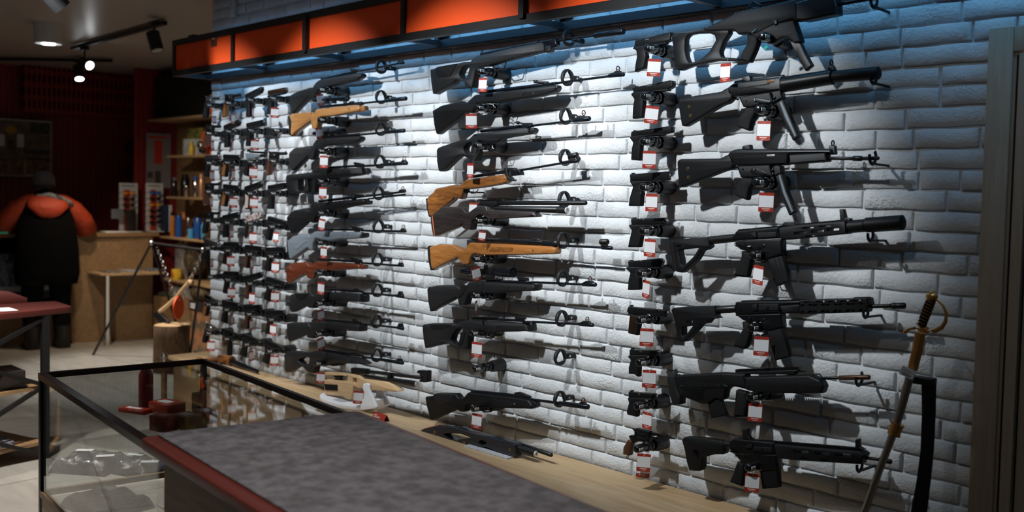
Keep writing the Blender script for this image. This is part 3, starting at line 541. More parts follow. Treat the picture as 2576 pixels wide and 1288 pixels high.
kit(g, cA, d, (487, 1075), (1108, 835), ((493, 1190), 86, 132, -2))
d = 'black tactical air rifle in the left column'
g = rifle(d, 'black air rifle with boxy skeleton stock and magazine, fourth from top in the left column', cB, (490, 320), GR1, 'poly',
 [(118,265),(140,255),(310,238),(370,232),(410,238),(422,208),(450,190),(930,180),(950,250),(880,265),(640,298),(560,302),(470,300),(440,310),(428,455),(385,455),(398,300),(345,300),(360,430),(345,457),(130,452),(116,350)],
 [[(246,312),(310,302),(322,330),(302,430),(250,430)]], action=[(435,192,10),(855,168,10)], piv=[(945,182),(975,185),(988,232),(950,258)],
 barrel=[(915,162,12),(1120,150,12),(1110,150,18),(1390,130,22)], rs=[(820,128),(835,120),(920,138),(922,180),(850,178)], fs=[(1330,118),(1345,95),(1378,95),(1388,118)], fr=(1362, 82, 20), patch=[[(720,208),(812,203),(815,242),(722,246)]])
g.poly('magazine', 'poly_soft', [(540,298),(645,296),(645,352),(560,362),(545,330)], .026, .004, 5)
kit(g, cB, d, (482, 328), (1098, 115), ((482, 450), 82, 125, -2))
d = 'black twin-tube air rifle in the left column'
g = rifle(d, 'black air rifle with an underlever below the barrel, fifth from top in the left column', cB, (480, 670), GR1, 'poly',
 [(120,710),(190,640),(330,613),(365,645),(400,590),(430,562),(950,512),(966,540),(962,575),(850,592),(560,655),(470,648),(432,700),(407,777),(370,772),(355,740),(190,892),(165,892),(130,800)],
 action=[(440,552,12),(895,500,12)], piv=[(960,535),(1000,535),(998,572),(960,582)], barrel=[(890,495,11),(1375,438,12)], rs=[(832,465),(912,470),(912,485),(832,485)], fs=[(1300,440),(1318,415),(1370,410),(1378,430)], fr=(1345, 402, 18), screw=[(445, 598)])
g.tube('underlever', 'steel', [(970,517,9),(1372,470,12)])
mb = MB(); p = g.P((800, 512), -.024); mb.lathe(p, p + Vector((0, .02, 0)), [(0, g.R((800, 512), 18)), (1, g.R((800, 512), 20))], 14); mb.build('loading_port', 'matte', g.t)
kit(g, cB, d, (482, 670), (1082, 456), ((470, 795), 68, 128, -8))
d = 'grey air rifle in the left column'
g = rifle(d, 'slate grey air rifle with ribbed fore-end, sixth from top in the left column', cB, (480, 980), GR1, 'grey_poly',
 [(125,970),(190,915),(355,888),(367,920),(400,880),(420,866),(905,873),(922,900),(907,942),(700,957),(540,982),(500,960),(432,940),(402,1010),(400,1078),(365,1068),(350,1040),(170,1167),(150,1170),(132,1060)],
 pad=[(120,972),(132,965),(142,1060),(162,1166),(148,1172),(124,1060)], action=[(440,853,10),(850,858,10)], piv=[(920,880),(962,885),(962,930),(922,942)],
 barrel=[(900,859,11),(1380,868,13)], rs=[(780,803),(842,820),(900,828),(912,848),(880,862),(848,890),(825,857)], fs=[(1322,862),(1332,835),(1370,835),(1378,858)], fr=(1352, 818, 20), patch=[[(490,895),(740,890),(735,940),(545,960)],[(200,1050),(320,960),(345,975),(240,1062)]], patchm='grey_poly', screw=[(752, 905)])
kit(g, cB, d, (472, 985), (1082, 815), ((492, 1097), 68, 125, -1))
d = 'red-brown wooden air rifle in the left column'
g = rifle(d, 'red-brown wooden air rifle, seventh from top in the left column', cC, (400, 200), GR1, 'wood_red',
 [(95,150),(150,115),(285,106),(322,145),(350,115),(378,98),(770,125),(782,170),(700,175),(520,190),(420,178),(372,182),(347,264),(305,264),(268,212),(115,312),(100,290)],
 action=[(360,88,9),(775,110,9)], piv=[(775,128),(815,133),(817,170),(780,176)], pivm='wood_red', barrel=[(770,115,9),(1158,144,11)], rs=[(665,72),(700,66),(770,88),(768,108),(725,135),(708,98)], fs=[(1108,138),(1122,112),(1150,112),(1158,138)], fr=(1135, 100, 16), screw=[(645, 148)])
kit(g, cC, d, (397, 210), (918, 85), ((396, 352), 60, 115, -3))
d = 'eighth air rifle in the left column'
g = rifle(d, 'black air rifle with a scooped cheek piece, eighth from top in the left column', cC, (400, 480), GR1, 'poly_soft',
 [(130,410),(170,397),(330,393),(357,420),(372,400),(430,380),(775,400),(787,475),(620,470),(480,460),(395,455),(362,480),(347,537),(300,532),(295,500),(150,574),(135,560)],
 action=[(430,362,9),(780,390,9)], piv=[(785,400),(830,412),(827,475),(790,480)], barrel=[(780,394,9),(1100,420,10),(1090,420,15),(1158,427,17)], rs=[(700,352),(740,350),(775,373),(772,395),(715,377)], fs=[(1105,418),(1120,378),(1146,378),(1158,415)], patch=[[(470,432),(620,440),(618,465),(470,458)],[(180,400),(322,397),(270,455),(215,462)]], patchm='poly', screw=[(648, 430)])
kit(g, cC, d, (402, 487), (918, 370), ((396, 602), 58, 110, 8))
d = 'ninth air rifle in the left column'
g = rifle(d, 'black air rifle with a long side groove, ninth from top in the left column', cC, (390, 770), GR1, 'poly_soft',
 [(103,680),(120,667),(300,663),(327,705),(350,680),(382,653),(770,690),(777,750),(640,742),(445,737),(382,742),(342,817),(290,807),(288,770),(120,844),(105,760)],
 action=[(410,643,9),(745,680,9)], piv=[(775,690),(810,692),(807,747),(778,750)], barrel=[(760,680,9),(1110,715,10),(1100,715,15),(1158,724,17)], rs=[(690,637),(720,628),(762,660),(757,682),(700,662)], fs=[(1105,712),(1118,674),(1150,674),(1158,712)], patch=[[(440,708),(620,722),(620,732),(440,722)]], patchm='rubber', screw=[(643, 728)])
kit(g, cC, d, (395, 770), (908, 657), ((396, 866), 62, 120, 12))
d = 'lowest air rifle in the left column'
g = rifle(d, 'black thumbhole air rifle, lowest in the left column above the wooden bench', cC, (385, 1040), GR1, 'poly_soft',
 [(80,960),(100,945),(150,926),(320,943),(362,923),(480,943),(770,995),(842,1040),(837,1054),(700,1047),(560,1042),(425,1047),(372,1052),(352,1137),(300,1127),(258,1082),(228,1062),(110,1132),(92,1122)],
 [[(207,1015),(260,986),(315,990),(315,1020),(295,1072),(268,1064)]],
 action=[(380,920,9),(785,985,9)], piv=[(780,990),(850,1045),(838,1055),(800,1050)], barrel=[(780,985,9),(940,1010,10),(930,1008,15),(1155,1042,18)], rs=[(673,940),(745,943),(752,967),(680,965)], fs=[(1098,1025),(1105,1002),(1145,1002),(1152,1028)], fr=(1125, 992, 14), screw=[(643, 1015)])
kit(g, cC, d, (388, 1042), (912, 970), ((393, 1180), 92, 104, -3))
def pins(g, pts, dy, m='steel'):
    for x_, y_, r_ in pts: c_ = g.P((x_, y_), dy); mb_ = MB(); mb_.lathe(c_ + Vector((0, .003, 0)), c_ + Vector((0, -.0014, 0)), [(0, g.R((x_, y_), r_)), (.8, g.R((x_, y_), r_)), (1, g.R((x_, y_), r_ * .7))], 12); mb_.build('pin', m, g.t)
# ---- replica long guns on the right
GR3 = 'black tactical rifles at the right of the wall'
g = Gun('tactical_rifle', 'black carbine with a looped skeleton stock, highest at the right under the beam', 'rifle', cR1, -.115, GR3, (900, 320))
g.poly('skeleton_stock', 'poly', [(115,320),(130,300),(230,290),(390,250),(620,140),(665,215),(600,240),(612,280),(560,360),(530,450),(545,490),(690,500),(690,522),(500,520),(300,562),(200,602),(165,602),(145,560),(130,400)], .03, .009, 14, [[(238,330),(262,302),(320,288),(430,285),(485,305),(492,350),(440,440),(350,522),(268,538),(248,500),(233,430)]])
g.poly('receiver', 'poly', [(390,250),(600,152),(660,120),(760,95),(1480,-75),(1535,60),(1535,128),(1180,188),(1150,175),(1000,218),(840,302),(760,292),(690,300),(655,265),(430,272)], .04, .008, 8)
g.poly('lower_receiver', 'poly_soft', [(700,255),(1000,205),(1160,172),(1190,260),(1222,362),(1165,376),(1110,325),(1050,328),(985,375),(920,372),(850,330),(800,300)], .036, .006, 14)
g.poly('grip', 'rubber', [(757,295),(850,300),(850,370),(832,425),(782,537),(690,517),(720,440),(762,370)], .032, .01, 12)
g.poly('magazine', 'matte', [(1108,345),(1212,368),(1252,460),(1310,560),(1252,610),(1180,480)], .022, .004, 8)
g.poly('magazine_front', 'steel', [(1190,370),(1212,368),(1252,460),(1310,560),(1295,572),(1230,470)], .014, .003, 6)
g.poly('handguard', 'matte', [(1180,30),(1500,-60),(1535,60),(1535,130),(1260,186),(1190,180)], .05, .006, 4); g.rail('lower_rail', 'matte', (1255, 180), (1530, 125), 16, 14)
g.rail('top_rail', 'matte', (650, 128), (1480, -75), 20, 36); g.tube('barrel', 'steel', [(1500,40,18),(1900,-30,18)], bore=False); g.poly('rear_sight', 'matte', [(760,60),(800,5),(870,40),(860,90),(765,105)], .02, .003, 5)
g.poly('charging_lever', 'matte', [(990,180),(1030,175),(1030,215),(1005,222)], .05, .003, 4); g.curve('selector_lever', 'silver', [(788,278),(805,265),(828,246)], 9, dy=-.022)
lock(cR1, (905, 318), 'black combination lock on the black carbine with a skeleton stock'); price_tag(cR1, (558, 620), 84, 155, 'red and white price tag on the looped stock of the top right carbine', -2)
t = thing('security_label', 'small green label hanging below the lock of the top right carbine', 'label', cR1 and atY(*cR1.px((905, 405)), -.15)); P_ = atY(*cR1.px((905, 405)), -.15); MB().loft([P_ + Vector((-.006, 0, -.004)), P_ + Vector((.007, -.003, .004))], [(.0008, .006)] * 2, 6).build('green_sticker', 'green', t)
hook(cR1, (1825, 0), 'black hook under the muzzle of the top right carbine')
def mp(crop, label, stock, rec, hand, hseg, low, mw, mag, grip, rs, fs, fr, at, holes, magf):
    g = Gun('tactical_rifle', label, 'rifle', crop, -.115, GR3, at)
    g.poly('buttstock', 'poly', stock, .036, .011, 12)
    for q in holes: o = g.ring('screw_hole', 'brass', q, 10, 3, dy=-.019, nrm=(0, 1, 0))
    g.poly('receiver', 'gun', rec, .036, .010, 8)
    if hseg: g.tube('handguard', 'gun', hseg, bore=False, n=28)
    if hand: g.poly('handguard', 'poly_soft', hand, .04, .01, 10)
    g.poly('lower_receiver', 'poly', low, .034, .006, 8); g.poly('magazine_well', 'poly', mw, .03, .004, 6)
    g.poly('magazine', 'poly', mag, .024, .004, 10); g.poly('magazine_rib', 'grey_poly', magf, .0265, .002, 6)
    g.poly('grip', 'rubber', grip, .034, .012, 20); g.poly('rear_sight', 'matte', rs, .022, .003, 5); g.poly('front_sight', 'matte', fs, .016, .003, 5); g.ring('sight_hood', 'matte', (fr[0], fr[1]), fr[2], fr[2] * .28)
    return g
def mpx(g, q): pins(g, q, -.0185); return g
d = 'submachine gun with a fat silencer'
g = mp(cR1, 'black submachine gun with solid stock and a thick integral silencer, second at the right', [(172,862),(190,845),(300,820),(540,782),(590,750),(640,770),(640,842),(600,882),(540,902),(240,1080),(205,1077),(185,960)], [(590,755),(640,715),(700,700),(1060,652),(1060,775),(970,785),(640,828),(600,810)], None,
 [(1055,722,66),(1480,655,66)], [(690,828),(960,785),(985,872),(800,917),(730,917)], [(962,785),(1045,770),(1062,840),(1000,872)], [(1000,882),(1062,842),(1112,970),(1197,1165),(1147,1202),(1072,1040)], [(730,920),(825,912),(832,970),(800,1030),(780,1122),(670,1082),(690,1000),(735,950)],
 [(702,692),(720,657),(775,643),(788,680),(780,702)], [(1440,602),(1445,560),(1485,560),(1505,600)], (1462, 535, 24), (880, 930), [(248, 910), (260, 985)], [(1035,872),(1052,865),(1100,970),(1180,1160),(1165,1172),(1080,1000)])
g.tube('silencer', 'poly', [(1480,655,52),(1870,622,56)], n=28); g.poly('bolt_port', 'bronze', [(935,690),(1000,680),(1002,705),(937,718)], .038, .001, 2); g.tube('cocking_tube', 'gun', [(640,705,16),(1060,652,16)], bore=False)
g.curve('selector_lever', 'silver', [(808,838),(812,862)], 10, dy=-.02); g.poly('guard_ridge', 'gun', [(820,830),(975,860),(960,885),(860,885)], .037, .003, 6)
mpx(g, [(660,842,13),(972,832,13),(968,862,10),(735,860,6)]); g.poly('ejector_slot', 'rubber', [(640,760),(960,715),(962,724),(642,770)], .0375, .0005, 0)
lock(cR1, (872, 938), 'black combination lock on the ' + d); price_tag(cR1, (885, 1115), 112, 168, 'red and white price tag below the ' + d, -2); hook(cR1, (1822, 650), 'black hook holding the end of the fat silencer')
d = 'black rifle with a solid stock and curved magazine'
g = mp(cR2, 'black rifle with solid stock, thin barrel and curved magazine, third from top at the right', [(150,202),(170,185),(300,182),(480,180),(540,150),(578,160),(600,200),(575,262),(500,282),(190,404),(165,402),(155,300)], [(540,152),(560,125),(600,110),(1340,108),(1352,148),(1012,152),(1002,232),(600,245),(572,235)],
 [(1014,150),(1300,133),(1312,205),(1020,228)], None, [(610,237),(865,230),(887,322),(730,327),(640,327)], [(888,240),(945,235),(952,296),(900,317)], [(902,317),(955,297),(995,440),(1062,592),(1010,622),(948,470)], [(640,325),(730,332),(737,370),(702,420),(690,507),(585,462),(610,380)],
 [(640,118),(650,85),(705,73),(712,110)], [(1305,152),(1312,80),(1358,80),(1366,150)], (1335, 62, 20), (780, 355), [(215, 258), (220, 325)], [(928,308),(942,304),(985,440),(1045,590),(1030,600),(965,450)])
g.tube('barrel', 'gun', [(1280,178,14),(1490,180,14),(1490,180,21),(1560,180,21),(1560,180,15),(1690,178,16)]); g.tube('cocking_tube', 'gun', [(600,118,12),(1345,120,14)], bore=False); g.poly('bolt_port', 'silver', [(845,152),(910,150),(910,166),(847,168)], .038, .001, 2)
g.curve('selector_lever', 'silver', [(725,250),(728,275)], 9, dy=-.02)
mpx(g, [(592,245,12),(868,270,12),(870,300,9),(640,262,6)]); g.poly('guard_ridge', 'gun', [(740,245),(850,290),(845,310),(735,305),(712,280)], .037, .002, 5); g.poly('ejector_slot', 'rubber', [(600,170),(830,165),(830,173),(600,180)], .0375, .0005, 0)
lock(cR2, (778, 362), 'black combination lock on the ' + d); price_tag(cR2, (820, 518), 118, 150, 'red and white price tag below the ' + d, -1); hook(cR2, (1642, 168), 'black hook holding the thin muzzle of the third rifle at the right')
def slot(x0, x1, y0, y1, sh=0): return [(x0, y0), (x1, y0 + sh), (x1, y1 + sh), (x0, y1)]
d = 'black assault rifle with a large silencer'
g = Gun('tactical_rifle', 'black assault rifle with slotted handguard and a large silencer, fourth from top at the right', 'rifle', cR2, -.115, GR3, (760, 920))
g.poly('buttstock', 'poly', [(95,832),(110,812),(200,800),(390,785),(407,862),(380,882),(340,892),(300,962),(190,1062),(160,1057),(132,1042),(118,960)], .036, .008, 10, [[(168,885),(320,868),(282,930),(210,1002),(188,1000)], slot(150, 200, 850, 862, -4)])
g.poly('butt_pad', 'rubber', [(92,832),(108,810),(126,812),(132,900),(160,1056),(130,1044),(116,960)], .038, .006, 8)
g.tube('buffer_tube', 'matte', [(385,812,32),(585,792,32)], bore=False)
g.poly('receiver', 'gun', [(585,782),(608,740),(640,735),(940,705),(947,795),(820,802),(620,812),(585,822)], .038, .006, 6); g.poly('bolt_cover', 'poly', [(780,752),(922,745),(922,786),(780,796)], .042, .002, 3); g.poly('charging_handle', 'matte', [(725,755),(770,742),(778,790),(735,795)], .048, .004, 6)
g.poly('lower_receiver', 'gun', [(600,822),(650,812),(960,800),(962,920),(830,960),(822,902),(710,902),(640,882),(602,852)], .034, .005, 6)
g.poly('grip', 'rubber', [(640,892),(712,905),(717,960),(692,1097),(580,1087),(602,1020),(642,940)], .03, .01, 10); g.poly('magazine', 'poly', [(843,952),(955,930),(988,1040),(1007,1132),(905,1167),(868,1060)], .024, .004, 6)
for k in range(2): g.poly('magazine_rib', 'matte', [(890 + 35 * k, 945 - 8 * k), (900 + 35 * k, 943 - 8 * k), (948 + 32 * k, 1140 - 15 * k), (936 + 32 * k, 1146 - 15 * k)], .0262, .001, 2)
g.poly('handguard', 'poly', [(945,712),(1100,690),(1460,660),(1465,760),(1000,807),(950,797)], .05, .008, 6, [slot(1065,1160,748,766,-8), slot(1195,1290,736,754,-8), slot(1315,1410,722,740,-8), slot(1130,1215,712,722,-6), slot(1255,1345,700,710,-6), slot(1150,1220,776,784,-7)])
g.rail('top_rail', 'matte', (610, 735), (1460, 655), 10, 44); g.tube('silencer', 'poly', [(1455,708,50),(1590,696,50),(1590,694,58),(1880,674,60)], n=28)
g.poly('front_sight', 'matte', [(1393,570),(1427,570),(1442,638),(1482,642),(1477,668),(1400,672)], .018, .003, 5); g.poly('rear_sight', 'matte', [(952,692),(972,670),(1050,668),(1064,702),(960,708)], .024, .003, 6)
pins(g, [(690,862,10),(800,855,12),(660,840,7),(945,800,9),(745,905,7)], -.018); g.poly('magazine_catch', 'steel', [(775,858),(812,850),(815,872),(778,880)], .037, .001, 4); g.curve('trigger_guard', 'gun', [(712,912),(740,975),(800,985),(845,955)], 6); g.curve('selector_lever', 'silver', [(680,860),(705,858)], 7, dy=-.02); g.ring('sling_loop', 'matte', (590,842), 14, 4, nrm=(0,1,0))
lock(cR2, (752, 925), 'black combination lock on the ' + d); price_tag(cR2, (758, 1080), 76, 148, 'red and white price tag below the ' + d, -5); hook(cR2, (1625, 770), 'black hook under the large silencer', .018)
d = 'black assault rifle with a lattice handguard'
g = Gun('tactical_rifle', 'black assault rifle with an openwork lattice handguard, fifth from top at the right', 'rifle', cR3, -.115, GR3, (940, 400))
g.poly('buttstock', 'poly', [(135,232),(150,210),(300,198),(570,190),(577,290),(602,312),(520,322),(490,362),(430,372),(380,430),(270,542),(220,547),(190,480),(163,320)], .036, .007, 8, [slot(290,348,336,358), [(245,400),(350,384),(268,492),(246,480)]])
for k in range(6): g.poly('vent_groove', 'rubber', [(215 + 50 * k, 280), (222 + 50 * k, 278), (262 + 50 * k, 305), (255 + 50 * k, 306)], .0368, .0005, 0)
g.tube('buffer_tube', 'matte', [(565,232,38),(755,220,38)], bore=False)
g.poly('receiver', 'gun', [(765,155),(812,148),(1430,137),(1440,172),(1210,190),(1207,267),(800,282),(765,272)], .038, .006, 6); g.poly('bolt_cover', 'poly', [(1000,172),(1198,168),(1198,236),(1000,240)], .042, .002, 4); g.poly('charging_handle', 'matte', [(935,180),(990,170),(995,235),(945,240)], .048, .004, 6)
g.poly('lower_receiver', 'gun', [(765,277),(1215,262),(1227,400),(1110,430),(1030,437),(1020,342),(900,352),(840,332),(800,302)], .034, .005, 6)
g.poly('grip', 'rubber', [(822,345),(900,345),(905,470),(872,590),(850,614),(735,582),(770,500),(832,420)], .03, .01, 10); g.poly('magazine', 'poly', [(1060,432),(1212,405),(1242,520),(1287,692),(1145,727),(1108,600)], .024, .004, 6)
hs = [slot(1452 + 118 * k, 1530 + 118 * k, 144 - 3.2 * k, 160 - 3.2 * k, -2) for k in range(5)]
for k in range(5):
    x = 1418 + 124 * k; y = 176 - 3.4 * k; hs += [[(x, y), (x + 48, y - 1), (x + 20, y + 18), (x, y + 18)], [(x + 62, y - 1), (x + 112, y - 3), (x + 112, y + 14), (x + 90, y + 14)], [(x, y + 60), (x + 24, y + 60), (x + 50, y + 82), (x, y + 82)], [(x + 84, y + 58), (x + 110, y + 58), (x + 110, y + 78), (x + 60, y + 81)]]
g.poly('handguard', 'poly', [(1400,132),(1910,118),(1920,112),(2066,112),(2082,180),(2052,252),(1400,272)], .046, .004, 2, hs); g.poly('barrel_nut', 'gun', [(1200,185),(1395,172),(1412,200),(1410,262),(1230,266)], .046, .008, 8)
g.rail('top_rail', 'matte', (812, 148), (1430, 136), 12, 34); g.rail('front_rail', 'matte', (1910, 113), (2065, 110), 8, 6); g.tube('barrel', 'gun', [(1400,212,20),(2265,194,20),(2262,194,28),(2408,192,32)]); g.tube('flash_hider_ring', 'matte', [(2290,193,33),(2310,193,33)], bore=False)
pins(g, [(880,315,14),(950,300,9),(1212,270,10),(1020,330,12)], -.018); g.poly('magazine_catch', 'steel', [(1010,318),(1050,312),(1052,345),(1012,350)], .037, .001, 4); g.poly('port_latch', 'steel', [(1075,195),(1105,193),(1105,225),(1077,227)], .0445, .001, 3); g.curve('trigger_guard', 'gun', [(900,470),(960,500),(1040,470),(1058,430)], 7)
lock(cR3, (935, 400), 'black combination lock on the ' + d); price_tag(cR3, (995, 590), 155, 190, 'red and white price tag below the ' + d, -1); hook(cR3, (2022, 255), 'black hook under the lattice handguard', .016)
d = 'bullpup rifle'
g = Gun('tactical_rifle', 'black bullpup rifle with magazine behind the grip, sixth from top at the right', 'rifle', cR4, -.115, GR3, (790, 320))
g.poly('bullpup_body', 'poly', [(150,150),(185,140),(520,122),(735,130),(760,262),(650,237),(600,242),(570,272),(560,332),(540,352),(490,332),(420,380),(370,382),(190,312),(165,250)], .042, .008, 8)
g.poly('butt_pad', 'poly_soft', [(80,162),(95,140),(155,140),(168,250),(196,320),(192,387),(130,390),(103,300)], .044, .008, 10); g.poly('magazine', 'poly', [(412,385),(490,335),(520,347),(567,482),(442,502)], .024, .004, 6); g.poly('grip', 'rubber', [(652,262),(742,285),(747,370),(722,492),(630,492),(640,400)], .032, .008, 8)
g.poly('seam_panel', 'gun', [(190,235),(350,222),(560,215),(600,235),(540,250),(400,262),(380,350),(340,360),(200,300)], .0445, .002, 5)
g.rail('top_rail', 'matte', (640, 112), (1172, 92), 24, 32); g.poly('rail_riser', 'matte', [(640,118),(1170,98),(1135,140),(645,135)], .022, .003, 3); g.tube('gas_plug', 'matte', [(1165,112,10),(1218,105,10)], bore=False)
g.poly('handguard', 'poly', [(728,155),(1270,140),(1362,180),(1392,235),(1372,292),(930,292),(830,287),(740,262)], .046, .01, 10); g.rail('lower_rail', 'matte', (950, 292), (1370, 290), 12, 24)
for q in ((785,233),(930,232),(1078,230),(1135,215),(1230,228)): g.ring('screw_hole', 'rubber', q, 5, 2.4, dy=-.0235, nrm=(0, 1, 0))
g.tube('barrel', 'gun', [(1300,172,13),(1500,168,13)], bore=False); g.tube('muzzle_sleeve', 'rust', [(1495,168,20),(1752,162,22)]); g.ring('sling_loop', 'matte', (135, 122), 17, 4.5, nrm=(.3, 1, 0)); g.curve('gas_loop', 'gun', [(1280,140),(1335,135),(1355,165)], 7)
pins(g, [(180,240,8),(372,240,9),(510,235,13),(485,240,8),(740,228,9),(270,270,6),(185,190,4),(385,188,5)], -.0225); g.poly('bolt_window', 'gun', [(360,228),(390,226),(392,262),(362,262)], .046, .001, 3); g.poly('top_seam', 'rubber', [(170,205),(740,205),(740,211),(170,212)], .0428, .0004, 0); g.poly('barrel_seam', 'rubber', [(528,128),(533,128),(533,205),(528,205)], .0428, .0004, 0)
lock(cR4, (788, 318), 'black combination lock on the ' + d); price_tag(cR4, (795, 458), 138, 152, 'red and white price tag below the ' + d, -2)
hook(cR4, (1665, 172), 'black hook over the brown muzzle sleeve of the bullpup rifle'); o = bpy.data.objects[-1] if False else None
d = 'lowest black rifle at the right'
g = Gun('tactical_rifle', 'black rifle with smooth stock and flip-up sights, lowest at the right behind the sabre', 'rifle', cR4, -.115, GR3, (770, 900))
g.poly('buttstock', 'poly', [(205,682),(225,655),(400,668),(540,690),(560,720),(556,802),(480,802),(372,830),(372,900),(360,942),(268,937),(245,860),(228,760)], .038, .010, 14, [[(300,765),(345,762),(350,860),(318,800)]])
g.tube('buffer_tube', 'matte', [(540,725,36),(605,728,36)], bore=False)
g.poly('receiver', 'gun', [(600,692),(640,670),(980,702),(992,802),(810,812),(605,765)], .038, .006, 6); g.poly('bolt_cover', 'poly', [(808,732),(965,745),(962,785),(806,775)], .042, .002, 3); g.poly('charging_handle', 'matte', [(740,722),(800,712),(800,745),(750,750)], .048, .004, 5)
g.poly('lower_receiver', 'gun', [(610,765),(650,790),(1000,802),(1002,927),(860,932),(840,882),(720,882),(660,822)], .034, .005, 6); g.poly('grip', 'rubber', [(660,862),(722,880),(717,960),(700,1072),(596,1032),(630,950)], .03, .01, 10); g.poly('magazine', 'poly', [(848,942),(1000,925),(1007,1080),(868,1092)], .024, .004, 5)
g.poly('handguard', 'poly', [(980,712),(1700,775),(1735,802),(1700,882),(1200,852),(1000,832)], .048, .008, 6, [slot(1150,1272,764,784,8), slot(1325,1448,778,798,8), slot(1500,1620,790,812,8), slot(1200,1270,822,832,6), slot(1370,1440,835,845,6)])
g.rail('top_rail', 'matte', (760, 690), (1690, 765), 16, 52); g.tube('barrel', 'gun', [(1715,835,14),(1830,850,14),(1830,850,21),(1935,870,21)]); g.poly('front_sight', 'matte', [(1640,682),(1656,672),(1674,678),(1677,740),(1717,765),(1640,758)], .018, .003, 4); g.poly('rear_sight', 'matte', [(698,600),(710,588),(742,590),(747,650),(772,682),(700,682)], .022, .003, 5)
pins(g, [(700,820,9),(815,835,10),(275,792,14),(650,800,7)], -.0185); g.poly('port_latch', 'steel', [(872,742),(890,744),(888,770),(870,768)], .0435, .001, 2); g.poly('magazine_seam', 'gun', [(848,940),(1000,922),(1000,930),(850,948)], .027, .001, 1)
lock(cR4, (772, 905), 'black combination lock on the ' + d); price_tag(cR4, (770, 1046), 126, 156, 'red and white price tag below the ' + d, -2); hook(cR4, (1668, 900), 'black hook under the handguard of the lowest right rifle', .018)
# ---- column of handguns right of the rifles
GP = 'handguns in the column between the rifles'
ORD = ['highest', 'second from top', 'third from top', 'fourth from top', 'fifth from top', 'sixth from top', 'seventh from top', 'eighth from top', 'ninth from top']
def pistol(i, look, crop, slide, grip, lk, tg, mz, extra=None, ej=None):
    d = '%s, %s in the handgun column' % (look, ORD[i]); g = Gun('pistol', d, 'pistol', crop, -.108, GP, lk)
    g.poly('slide', 'gun', slide, .024, .004, 6); g.poly('grip_frame', 'poly', grip, .027, .007, 9)
    a = g.P((mz[0] - mz[2], mz[1])); b = g.P((mz[0], mz[1])); r = g.R(mz, mz[2]); mb = MB(); mb.lathe(a, b + Vector((.003, 0, 0)), [(0, r * .6), (1, r * .6)], 14); mb.build('barrel_tip', 'silver', g.t)
    s = slide[0], slide[1]
    for k in range(5):
        q = (s[0][0] + (10 + 9 * k) * crop.k / 3.5, s[0][1] + 18 * crop.k / 3.5 + (s[1][1] - s[0][1]) * .04 * k); g.poly('slide_serration', 'rubber', [q, (q[0] + 3 * crop.k / 3.5, q[1]), (q[0] + 3 * crop.k / 3.5, q[1] + 24 * crop.k / 3.5), (q[0], q[1] + 24 * crop.k / 3.5)], .0246, .0003, 0)
    if ej: g.poly('ejection_port', 'silver', ej, .0262, .001, 1)
    g.poly('rear_sight', 'matte', [(s[0][0] + 8, s[0][1] - 2), (s[0][0] + 12, s[0][1] - 12 * crop.k / 3.5), (s[0][0] + 12 + 14 * crop.k / 3.5, s[0][1] - 12 * crop.k / 3.5), (s[0][0] + 12 + 18 * crop.k / 3.5, s[0][1])], .014, .001, 1)
    if extra: extra(g)
    lock(crop, lk, 'black combination lock on the pistol %s in the handgun column' % ORD[i])
    price_tag(crop, tg[0], tg[1], tg[2], 'red and white price tag below the pistol %s in the handgun column' % ORD[i], tg[3]); return g
pistol(0, 'black pistol with a ridged slide top', cP1, [(150,152),(430,82),(470,77),(464,150),(440,166),(150,218),(130,232),(142,200)], [(134,226),(150,205),(430,165),(420,185),(360,200),(260,216),(240,250),(252,290),(230,402),(145,437),(150,380),(165,300),(160,245)], (282, 226), ((305, 395), 120, 158, -3), (462, 130, 18), None, [(245,142),(275,136),(275,146),(245,152)])
pistol(1, 'long black pistol with a chrome ejection port', cP1, [(135,575),(460,510),(488,515),(488,570),(450,592),(140,627),(120,582)], [(110,636),(135,612),(450,588),(440,600),(330,612),(245,642),(225,690),(215,847),(125,857),(130,750),(142,680)], (252, 656), ((283, 818), 120, 158, -6), (482, 535, 18), None, [(255,550),(303,541),(303,560),(258,567)])
pistol(2, 'black pistol with stippled grip squares', cP1, [(118,970),(460,920),(480,928),(477,980),(410,992),(120,1032),(110,1000)], [(98,1026),(125,1005),(410,985),(400,1008),(280,1012),(212,1050),(200,1100),(190,1232),(112,1227),(120,1120),(132,1070)], (247, 1060), ((262, 1222), 140, 158, -1), (474, 945, 20), None, [(235,950),(250,948),(250,960),(235,962)])
pistol(3, 'square black pistol with a finger-grooved grip', cP2, [(95,130),(420,105),(422,182),(300,192),(100,190)], [(95,186),(300,182),(370,180),(370,190),(300,197),(212,216),(200,235),(210,255),(196,275),(204,295),(196,320),(190,402),(85,402),(92,340),(122,240)], (228, 240), ((268, 372), 100, 150, -1), (420, 135, 14))
pistol(4, 'black pistol with a chequered slanted grip', cP2, [(105,510),(385,500),(397,550),(360,562),(110,572)], [(84,566),(105,555),(360,558),(350,568),(220,582),(202,610),(180,752),(80,752),(92,690),(112,610)], (224, 612), ((253, 758), 96, 150, -2), (394, 520, 18), None, [(205,510),(225,509),(225,520),(205,521)])
pistol(5, 'bulky black pistol with a flared grip', cP2, [(78,872),(350,845),(372,870),(357,922),(90,927)], [(58,930),(85,912),(240,922),(350,920),(240,940),(180,947),(177,990),(180,1115),(78,1117),(85,1030),(100,970)], (202, 972), ((222, 1110), 62, 150, -4), (368, 862, 20), None, [(185,862),(205,861),(205,874),(185,875)])
def g7(g): g.poly('grip_plate', 'bronze', [(190,290),(282,290),(240,575),(165,560),(170,480)], .029, .002, 8)
